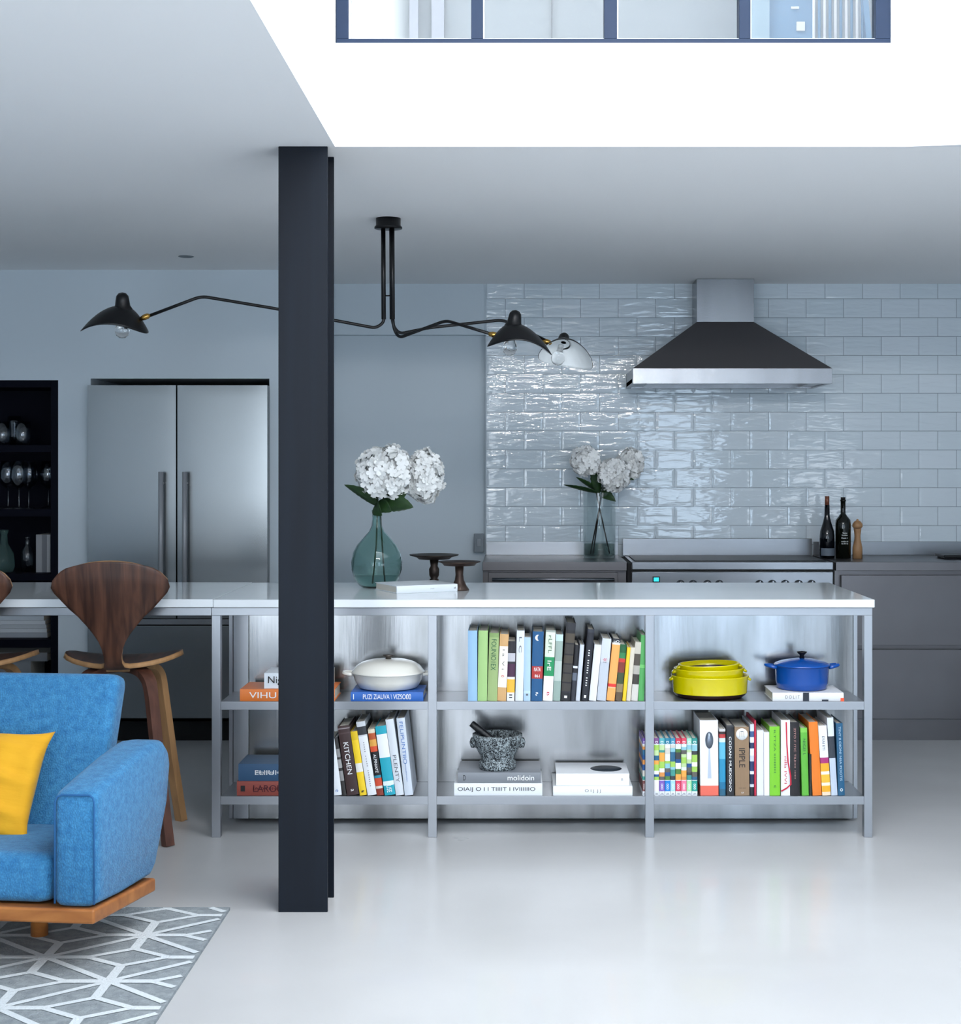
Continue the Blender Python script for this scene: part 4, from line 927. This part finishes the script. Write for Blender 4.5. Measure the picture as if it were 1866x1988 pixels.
MB().tube([(.02, 0, .0), (.01, .0, .16), (.0, 0, .33), (.05, .01, .385), tuple(c2*.9), tuple(c2)], .0035, 8).build('stem', M_stem, f2)
bloom(f2, c2, .078, .085, .108, 8, 190, .022)
leaf(f2, (.01, -.01, .335), pt(803, 985, Y1-.06, o2), .042, .012, R(60))
leaf(f2, (.01, -.005, .33), pt(790, 958, Y1-.03, o2), .035, .01, R(80))

# white book on worktop
pL = at(697, 1147, 6.30); pC = at(770, 1153, 6.13); pR_ = at(888, 1148.5, 6.25)
ang = math.atan2(pR_.y-pC.y, pR_.x-pC.x); Lh = math.hypot(pR_.x-pC.x, pR_.y-pC.y); Ld = math.hypot(pL.x-pC.x, pL.y-pC.y)
bkr = make_book((pR_.x, pR_.y, CTI+.0004), (0, -pi/2, ang), .030, Lh, Ld, '#dfe6ec', 'white hardback lying on the worktop in front of the teal vase', None, [('mill', .42, .06, .1, M_txd), ('d', .05, .03, .25, M_txk)])

# cake stands
M_brz = mat('aged_bronze', '#2b2320', .45, .6, var=(25, '#3a302a'))
s = 6.55/F
e = empty('cake_stand', (X(843, 6.55), 6.55, CTI), 'taller dark bronze cake stand behind the other next to the vase', 'cake stand', 'bronze cake stands')
hz_ = Z(1080, 6.55)-CTI
MB().lathe([(0, 0), (14*s, 0), (15*s, 2*s), (8*s, 8*s), (9*s, 12*s), (6.5*s, 14*s), (9.5*s, 20*s), (10*s, 32*s), (7*s, 38*s), (9*s, hz_-.012), (0, hz_-.012)], seg=36).build('pedestal', M_brz, e)
MB().lathe([(0, hz_-.012), (30*s, hz_-.012), (34*s, hz_-.004), (47*s, hz_+.004), (48*s, hz_+.008), (34*s, hz_+.002), (0, hz_-.004)], seg=48).build('plate', M_brz, e)
s = 6.3/F
e = empty('cake_stand', (X(892, 6.3), 6.3, CTI), 'shorter brown cake stand with flared foot nearest the bare worktop', 'cake stand', 'bronze cake stands')
hz_ = Z(1094, 6.3)-CTI
M_brz2 = mat('brown_patina', '#3a2c26', .45, .5, var=(25, '#463831'))
MB().lathe([(0, 0), (19*s, 0), (19*s, 2*s), (14*s, 9*s), (9*s, 20*s), (7.5*s, 30*s), (8.5*s, hz_-.008), (0, hz_-.008)], seg=36).build('pedestal', M_brz2, e)
MB().lathe([(0, hz_-.008), (30*s, hz_-.008), (34*s, hz_+.002), (41*s, hz_+.006), (41*s, hz_+.009), (30*s, hz_), (0, hz_-.002)], seg=48).build('plate', M_brz2, e)

# glass vase on the steel worktop
Y2 = 8.30; s = Y2/F
gv = empty('glass_vase', (X(1164, Y2), Y2, CT), 'straight clear glass vase of hydrangeas by the tiled wall', 'vase')
gh = Z(956, Y2)-CT
MB().lathe([(0, .012), (29.5*s, .012), (30.6*s, .0), (31*s, .004), (31*s, gh)], seg=48).build('glass_body', thin_glass('vase_glass', '#edf2f2', .05, .5), gv)
MB().lathe([(0, .0145), (29.2*s, .0145), (29.2*s, .075), (0, .075)], seg=48).build('water', thin_glass('vase_water', '#c9d3cf', .04, .3), gv)
hh_ = (('full white hydrangea head at the left of the clear glass vase', 1137, 895, .075, .07, .078, -.06, 21), ('large white hydrangea head low in front of the clear glass vase', 1193, 922, .085, .08, .085, -.06, 22), ('dimmer white hydrangea head at the right against the tiles', 1225, 900, .068, .06, .078, .06, 23))
for i, (lb, px, py, a_, b2, c_, dy, sd) in enumerate(hh_):
    oo = (X(1164, Y2), Y2+.0, CT+.02)
    f = empty('hydrangea', oo, lb, 'flower', 'hydrangeas in the clear vase')
    cc = pt(px, py, Y2+dy, oo)
    bx_ = (-.05, .055, -.035)[i]
    MB().tube([(bx_, .0, .0), (bx_*-.1, 0, .28), tuple(Vector((bx_*-.3, 0, .33))), tuple(cc)], .0035, 8).build('stem', mat('dark_stem', '#2a221c', .6), f)
    bloom(f, cc, a_, b2, c_, sd, 140, .021, mat('white_petal_bright', '#f4f5f4', .6, sheen=.3))
    if i == 0:
        leaf(f, (-.0, -.02, .33), pt(1093, 941, Y2-.05, oo), .022, .0, R(30)); leaf(f, (0, -.02, .33), pt(1150, 900, Y2-.07, oo), .03, .0, R(60)); leaf(f, (0, -.01, .34), pt(1118, 926, Y2-.02, oo), .02, 0, R(40))
    if i == 1:
        leaf(f, (.0, -.03, .33), pt(1196, 974, Y2-.10, oo), .028, .02, R(50)); leaf(f, (0, -.03, .3), pt(1178, 905, Y2-.04, oo), .035, .0, R(70))
    if i == 2: leaf(f, (.05, .0, .42), pt(1232, 932, Y2-.03, oo), .018, .02, R(60))

# ------------------------------------------------------------------ three-armed ceiling lamp
DL = 6.31; cxl = X(754, DL)
lp = empty('ceiling_lamp', (cxl, DL, CZ), 'black three-armed ceiling lamp with curved metal shades over the island', 'ceiling lamp')
s = DL/F
def L(px, py, d=DL): return at(px, py, d)-Vector((cxl, DL, CZ))
M_lamp = mat('matte_black_lamp', '#0c0d10', .35, .2); M_lampin = mat('shade_white_inside', '#e3e8ea', .5)
MB().lathe([(0, 0), (24*s, 0), (24*s, -14*s), (27*s, -17*s), (27*s, -20*s), (0, -20*s)], seg=40).build('canopy', M_lamp, lp)
rods = [(744, 0), (761.5, -.02), (760, .022)]
for px, dy in rods: MB().tube([L(px, 440, DL+dy), L(px+1, 620, DL+dy)], .0095, 14).build('rod', M_lamp, lp)
MB().tube([L(744, 574), L(761, 574)], .003, 8).build('spacer', M_lamp, lp)
def smooth_path(pts, n=6):
    pts = [Vector(p) for p in pts]; out_ = [pts[0]]
    for i in range(1, len(pts)-1):
        a, b_, c_ = pts[i-1], pts[i], pts[i+1]
        r_ = min((b_-a).length, (c_-b_).length, .06)*.5
        p_, q_ = b_+(a-b_).normalized()*r_, b_+(c_-b_).normalized()*r_
        for k in range(n+1):
            t = k/n; out_.append(p_*(1-t)**2+b_*2*t*(1-t)+q_*t*t)
    out_.append(pts[-1]); return out_
def arm(pts, name='arm'): return MB().tube(smooth_path(pts), .0065, 12).build(name, M_lamp, lp)
def shade(pos, rot, sc_=1.0, nip=.012):
    e_ = MB()
    a, b2 = .136*sc_, .105*sc_
    def surf(u, v, off=0):
        th = 2*pi*u; r_ = v
        x = r_*a*math.cos(th); y = r_*b2*math.sin(th)
        x += nip*(1-v)
        z = .060*sc_*(1-r_**2.1)-.045*(r_*math.cos(th))**2-.004*r_**2
        return (x, y, z)
    e_.grid(lambda u, v: surf(u, .10+.90*v), 56, 16, wrapu=True)
    o = e_.build('lamp_shade', [M_lamp, M_lampin], lp, loc=pos, rot=rot)
    q = o.modifiers.new('solid', 'SOLIDIFY'); q.thickness = .0025; q.offset = -1; q.material_offset = 1; q.material_offset_rim = 0
    MB().lathe([(.040*sc_, .045*sc_), (.030*sc_, .060*sc_), (.027*sc_, .082*sc_), (.024*sc_, .098*sc_), (.015*sc_, .109*sc_), (0, .113*sc_)], c=(nip, 0, 0), seg=28).build('holder_cap', M_lamp, o)
    bb = MB().lathe([(0, -.074), (.012, -.072), (.024, -.062), (.030, -.046), (.027, -.028), (.015, -.008), (.013, .015), (0, .015)], c=(nip-.004, 0, .0), seg=28).build('bulb', M_glass, o)
    MB().lathe([(0, -.012), (.012, -.012), (.013, .03), (0, .03)], c=(nip-.004, 0, 0), seg=16).build('bulb_socket', M_lampin, bb)
    return o
dA = 6.15
arm([L(745, 612), L(745, 626), L(730, 637, DL), L(650, 622, DL-.02), L(540, 600, DL-.06), L(391, 575, dA+.03), L(290, 613, dA)])
sA = shade(L(222, 621, dA), (R(13), R(2), 0), 1.0, .035)
MB().lathe([(0, -.026), (.008, -.022), (.012, -.006), (.011, .01), (.006, .018), (0, .02)], seg=20).build('brass_joint', M_brass, lp, loc=L(283, 615, dA-.005), rot=(0, R(68), 0))
MB().tube([L(276, 619, dA), L(270, 624, dA)], .005, 8).build('pivot_pin', M_brass, lp)
dBb = 6.05; dCc = 6.55
arm([L(762, 612, DL-.02), L(765, 640, DL-.02), L(775, 656, DL-.03), L(866, 622, DL-.1), L(952, 648, dBb)])
MB().lathe([(0, -.026), (.008, -.022), (.012, -.006), (.011, .01), (.006, .018), (0, .02)], seg=20).build('brass_joint', M_brass, lp, loc=L(960, 650, dBb), rot=(0, R(100), 0))
shade(L(1012, 657, dBb-.02), (R(7), R(7), R(6)), .96, -.036)
arm([L(761, 612, DL+.022), L(763, 632, DL+.03), L(775, 648, DL+.05), L(835, 636, DL+.1), L(976, 621, dCc-.08), L(1010, 636, dCc-.03), L(1062, 662, dCc)])
MB().lathe([(0, -.026), (.008, -.022), (.012, -.006), (.011, .01), (.006, .018), (0, .02)], seg=20).build('brass_joint', M_brass, lp, loc=L(1063, 664, dCc), rot=(0, R(110), 0))
shade(L(1102, 684, dCc), (R(-36), R(10), R(-6)), .88, -.03)

# recessed spotlight in ceiling
o = MB().lathe([(0, -.004), (.032, -.004), (.038, -.001), (.038, 0), (0, 0)], seg=28).build('ceiling_spotlight', mat('spot_grey', '#6e767d', .5), loc=(X(348, 7.3), 7.45, CZ))
tag(o, 'small recessed round spotlight in the ceiling above the fridge', 'spotlight')

# ------------------------------------------------------------------ stools
def make_stool():
    r = empty('bar_stool', (0, 0, 0), 'walnut bar stool with fan-shaped back pulled up beside the island end', 'stool', 'walnut stools along the bar top')
    # rows: centre y, z, half width, edge dy (towards +y), edge dz
    rows = [
        (-.292, 1.084, .165, .020, -.030), (-.290, 1.070, .200, .024, -.036), (-.287, 1.050, .219, .028, -.038), (-.283, 1.020, .226, .03, -.034),
        (-.276, .985, .215, .03, -.02), (-.268, .95, .190, .026, -.012), (-.258, .91, .158, .022, -.006), (-.248, .875, .125, .016, 0), (-.238, .842, .096, .01, 0),
        (-.229, .81, .071, .006, 0), (-.222, .78, .052, .003, 0), (-.215, .75, .040, .001, 0), (-.205, .722, .0345, 0, 0), (-.190, .698, .034, 0, 0),
        (-.170, .680, .040, 0, .001), (-.150, .671, .056, -.0, .004), (-.132, .667, .090, .004, .008), (-.115, .665, .135, .014, .014), (-.095, .664, .178, .025, .022),
        (-.06, .664, .212, .03, .030), (-.01, .665, .232, .028, .034), (.05, .667, .238, .02, .032), (.11, .670, .234, .01, .026), (.165, .672, .214, -.004, .018), (.20, .670, .175, -.02, .010), (.212, .668, .12, -.02, .005)]
    def fn(u, v):
        t = v*(len(rows)-1); i = min(int(t), len(rows)-2); f = t-i; a, b_ = rows[i], rows[i+1]
        y, z, w, ey, ez = [a[k]*(1-f)+b_[k]*f for k in range(5)]
        x = 2*u-1
        return (x*w*.955, y+ey*x*x, z+ez*abs(x)**2.2)
    MB().grid(fn, 21, len(rows)*2-1).build('seat_shell', [M_walnut, M_ply], r, solid=.019, rim=1)
    MB().box(-.075, .075, -.085, .085, .644, .657).build('seat_block', M_ply, r, bevel=.004)
    for sx_ in (-1, 1):
        for sy_ in (-1, 1):
            p = [(.02*sx_, .01*sy_, .648), (.075*sx_, .075*sy_, .650), (.105*sx_, .115*sy_, .640), (.125*sx_, .135*sy_, .612), (.133*sx_, .145*sy_, .57), (.165*sx_, .175*sy_, .30), (.205*sx_, .21*sy_, .0)]
            sp_ = smooth_path(p, 5); n = len(sp_)
            rc = [(.030-.011*k/(n-1), .011+.005*k/(n-1)) for k in range(n)]
            MB().tube(sp_, 0, rect=rc, up=(sx_*.5, sy_*.6, 1)).build('leg', M_walnutleg if sy_ < 0 else M_ply, r, bevel=.002)
    k = MB(); ring = []
    for j in range(41):
        a = 2*pi*j/40; c_, s_ = math.cos(a), math.sin(a)
        q_ = (abs(c_)**4+abs(s_)**4)**-.25
        ring.append((c_*q_*.165, s_*q_*.172, .27))
    k.tube(ring, .005, 8, cap=False); k.build('foot_ring', mat('chrome', '#b9bdc2', .15, 1), r)
    return r
st = make_stool(); st.location = (-1.556, 5.93, 0); st.rotation_euler = (0, 0, R(6))
st2 = copy_tree(st); st2.location = (-2.135, 5.93, 0); st2.rotation_euler = (0, 0, R(4))
st2['label'] = 'walnut bar stool cut off by the left edge of the photo'

# ------------------------------------------------------------------ sofa, cushion, rug
sf_ = empty('sofa', (-1.187, 4.25, 0), 'blue woven fabric sofa with low arm on a teak base', 'sofa', None, (0, 0, R(-6)))
def soft(name, b, t, m, parent, bev=.03, seg=5, bulge=0.0, cuts=6):
    """padded block: bottom quad, top quad, subdivided and slightly puffed"""
    k = MB(); k.hexa(b, t)
    bmesh.ops.bevel(k.bm, geom=list(k.bm.edges), offset=bev, segments=seg, profile=.6, affect='EDGES')
    if bulge:
        c = sum((v.co for v in k.bm.verts), Vector())/len(k.bm.verts)
        for f in list(k.bm.faces):
            pass
    return k.build(name, m, parent, smooth=True)
def arm_mesh(x0, x1, name='armrest'):
    # lofted side profile; sections across x with crowned edges
    k = MB()
    prof = [(.012, .20), (.0, .215), (.0, .495), (.010, .514), (.03, .522), (.15, .540), (.33, .564), (.49, .578), (.57, .568), (.607, .535), (.612, .50), (.575, .38), (.52, .26), (.49, .185), (.46, .165), (.2, .18), (.05, .195)]
    secs = [(0, .020), (.06, .008), (.16, .0015), (.3, 0), (.7, 0), (.84, .0015), (.94, .008), (1, .020)]
    cy = sum(p[0] for p in prof)/len(prof); cz_ = sum(p[1] for p in prof)/len(prof)
    def inset(p, e):
        v = Vector((p[0]-.30, p[1]-.38)); sx_ = (.30-e)/.30; sz_ = (.20-e)/.20
        return (.30+v.x*sx_, .38+v.y*sz_)
    rows = []
    for f, e in secs:
        row = []
        for p in prof:
            yy, zz_ = inset(p, e)
            fb = min(1, max(0, yy/.6)); xo = x0+(x1-x0)*f
            xo += (.012*math.sin(pi*min(1, max(0, (zz_-.17)/.42))))*fb*(1 if f > .5 else -.3)
            row.append(k.v((xo, yy, zz_)))
        rows.append(row)
    n = len(prof)
    for a, b_ in zip(rows, rows[1:]):
        for i in range(n): k.face([a[i], a[(i+1) % n], b_[(i+1) % n], b_[i]], True)
    k.face(rows[0][::-1]); k.face(rows[-1])
    o = k.build(name, M_fab, sf_, smooth=True)
    return o
ar = arm_mesh(-.128, 0.0)
MB().tube([(-.118, -.003, .21), (-.118, -.003, .495), (-.112, .0, .508), (-.1, .003, .513), (-.02, .003, .513), (-.009, .0, .508), (-.004, -.003, .495), (-.004, -.003, .21)], .003, 8).build('piping', mat('blue_piping', '#255c8f', .9), ar)
al = arm_mesh(-1.95, -1.822)
# teak base: front board, side board and seat deck
def sl(y): return -.09*y     # the frame falls towards the back
m = MB()
def slab(x0, x1, y0, y1, z0, z1):
    m.hexa([(x0, y0, z0+sl(y0)), (x1, y0, z0+sl(y0)), (x1, y1, z0+sl(y1)), (x0, y1, z0+sl(y1))], [(x0, y0, z1+sl(y0)), (x1, y0, z1+sl(y0)), (x1, y1, z1+sl(y1)), (x0, y1, z1+sl(y1))])
slab(-1.95, .0, -.012, .49, .155, .197)
m.build('teak_base', M_teak, sf_, bevel=.008, seg=3)
for x_, y_ in ((-.31, .335), (-1.68, .335), (-.275, .08), (-1.68, .08)):
    if y_ < .2: continue
    MB().tube([(x_, y_, .012 if y_ > .2 else .011), (x_, y_, .135)], .026, 20).build('leg', M_teak, sf_)
for x_ in (-.42, -1.6):
    MB().hexa([(x_-.02, .06, .13), (x_+.02, .06, .13), (x_+.02, .50, .09), (x_-.02, .50, .09)], [(x_-.02, .06, .155), (x_+.02, .06, .155), (x_+.02, .50, .115), (x_-.02, .50, .115)]).build('cross_brace', M_ply, sf_, bevel=.004)
for x_ in (-.5, -1.5): MB().tube([(x_, .62, 0.0), (x_, .44, .14)], .02, 14).build('leg', M_teak, sf_)
soft('seat_cushion', [(-1.815, .015, .2), (-.14, .015, .2), (-.14, .50, .16), (-1.815, .50, .16)], [(-1.815, .035, .338), (-.14, .035, .338), (-.14, .52, .31), (-1.815, .52, .31)], M_fab, sf_, .045, 6)
soft('back_cushion', [(-1.815, .44, .20), (-.20, .44, .20), (-.20, .56, .18), (-1.815, .56, .18)], [(-1.83, .66, .765), (-.185, .66, .765), (-.185, .76, .74), (-1.83, .76, .74)], M_fab, sf_, .04, 6)

M_yel = mat('mustard_cotton', '#d49a14', .85, bump=(7, .8, (1, 1, 2.5)), sheen=.1, var=(6, '#dca41c'))
rn = random.Random(2)
k = MB()
PW, PH = .235, .18
def pil(sgn):
    def fn(u, v):
        x, y = 2*u-1, 2*v-1
        pinch = .90+.10*(abs(x)**6*1+abs(y)**6)*.5+.06*(abs(x*y))**3
        xx = x*PW*(1-.10*(1-abs(y)**3)*abs(x)**8); yy = y*PH*(1-.12*(1-abs(x)**3)*abs(y)**8)
        th = .062*((1-abs(x)**2.6)*(1-abs(y)**2.6))**.55
        wr = .02*math.sin(9*x+7*y+3)*math.sin(5*y-4*x)*(1-abs(x))**.5*(1-abs(y))**.5+.006*math.sin(22*y+6*x)*(1-x*x)*(1-y*y)
        return (xx, sgn*th+(wr if sgn < 0 else 0), yy)
    return fn
k.grid(pil(-1), 33, 33); k.grid(pil(1), 33, 33)
pw = k.build('scatter_cushion', M_yel, merge=True, loc=(-1.705, 4.70, .456), rot=(R(-30), R(2), R(-6)))
tag(pw, 'mustard yellow scatter cushion leaning on the blue sofa back', 'cushion')

# rug: grey pile with a pale star-and-diamond line pattern
M_rug = mat('grey_rug_pile', '#7f878c', .95, bump=(150, .6), var=(35, '#939b9f')); M_rugl = mat('rug_white_line', '#cdd4d8', .95, bump=(150, .5))
RX0, RX1, RY0, RY1 = -3.6, -.938, 3.0, 4.913
k = MB(); k.box(RX0, RX1, RY0, RY1, .0005, .010); k.mi = 1
def clipseg(p, q, m_=.008):
    x0, y0 = p; x1, y1 = q; t0, t1 = 0, 1; dx, dy = x1-x0, y1-y0
    for pp, qq in ((-dx, x0-RX0-m_), (dx, RX1-m_-x0), (-dy, y0-RY0-m_), (dy, RY1-m_-y0)):
        if pp == 0:
            if qq < 0: return None
        else:
            r_ = qq/pp
            if pp < 0: t0 = max(t0, r_)
            else: t1 = min(t1, r_)
    return None if t0 >= t1 else ((x0+dx*t0, y0+dy*t0), (x0+dx*t1, y0+dy*t1))
def line(p, q, w=.0105):
    c = clipseg(p, q)
    if not c: return
    (x0, y0), (x1, y1) = c; dx, dy = x1-x0, y1-y0; l = math.hypot(dx, dy)
    if l < .004: return
    nx, ny = -dy/l*w, dx/l*w
    a = [(x0+nx, y0+ny), (x0-nx, y0-ny), (x1-nx, y1-ny), (x1+nx, y1+ny)]
    line.n = getattr(line, 'n', 0)+1; zt_ = .0112+.00003*(line.n % 41)
    k.face([k.v((x, y, zt_)) for x, y in a])
ux, uy = .238, .206; jx, jy = .12, .13
for i in range(-14, 4):
    for j in range(-10, 10):
        if (i+j) % 2: continue
        x, y = -1.138+ux*i, 4.613+uy*j
        line((x, y), (x+ux, y+uy)); line((x, y), (x+ux, y-uy))
        for dx, dy in ((0, jy), (0, -jy), (jx, 0), (-jx, 0)): line((x, y), (x+dx, y+dy), .014)
        # small diamond inside the cell above this star
        N = (x, y+jy); S_ = (x, y+2*uy-jy); Wp = (x-ux+jx, y+uy); E = (x+ux-jx, y+uy)
        for a, c in ((N, Wp), (N, E), (S_, Wp), (S_, E)): line(a, c)
o = k.build('rug', [M_rug, M_rugl])
tag(o, 'grey rug with white star line pattern under the blue sofa', 'rug')
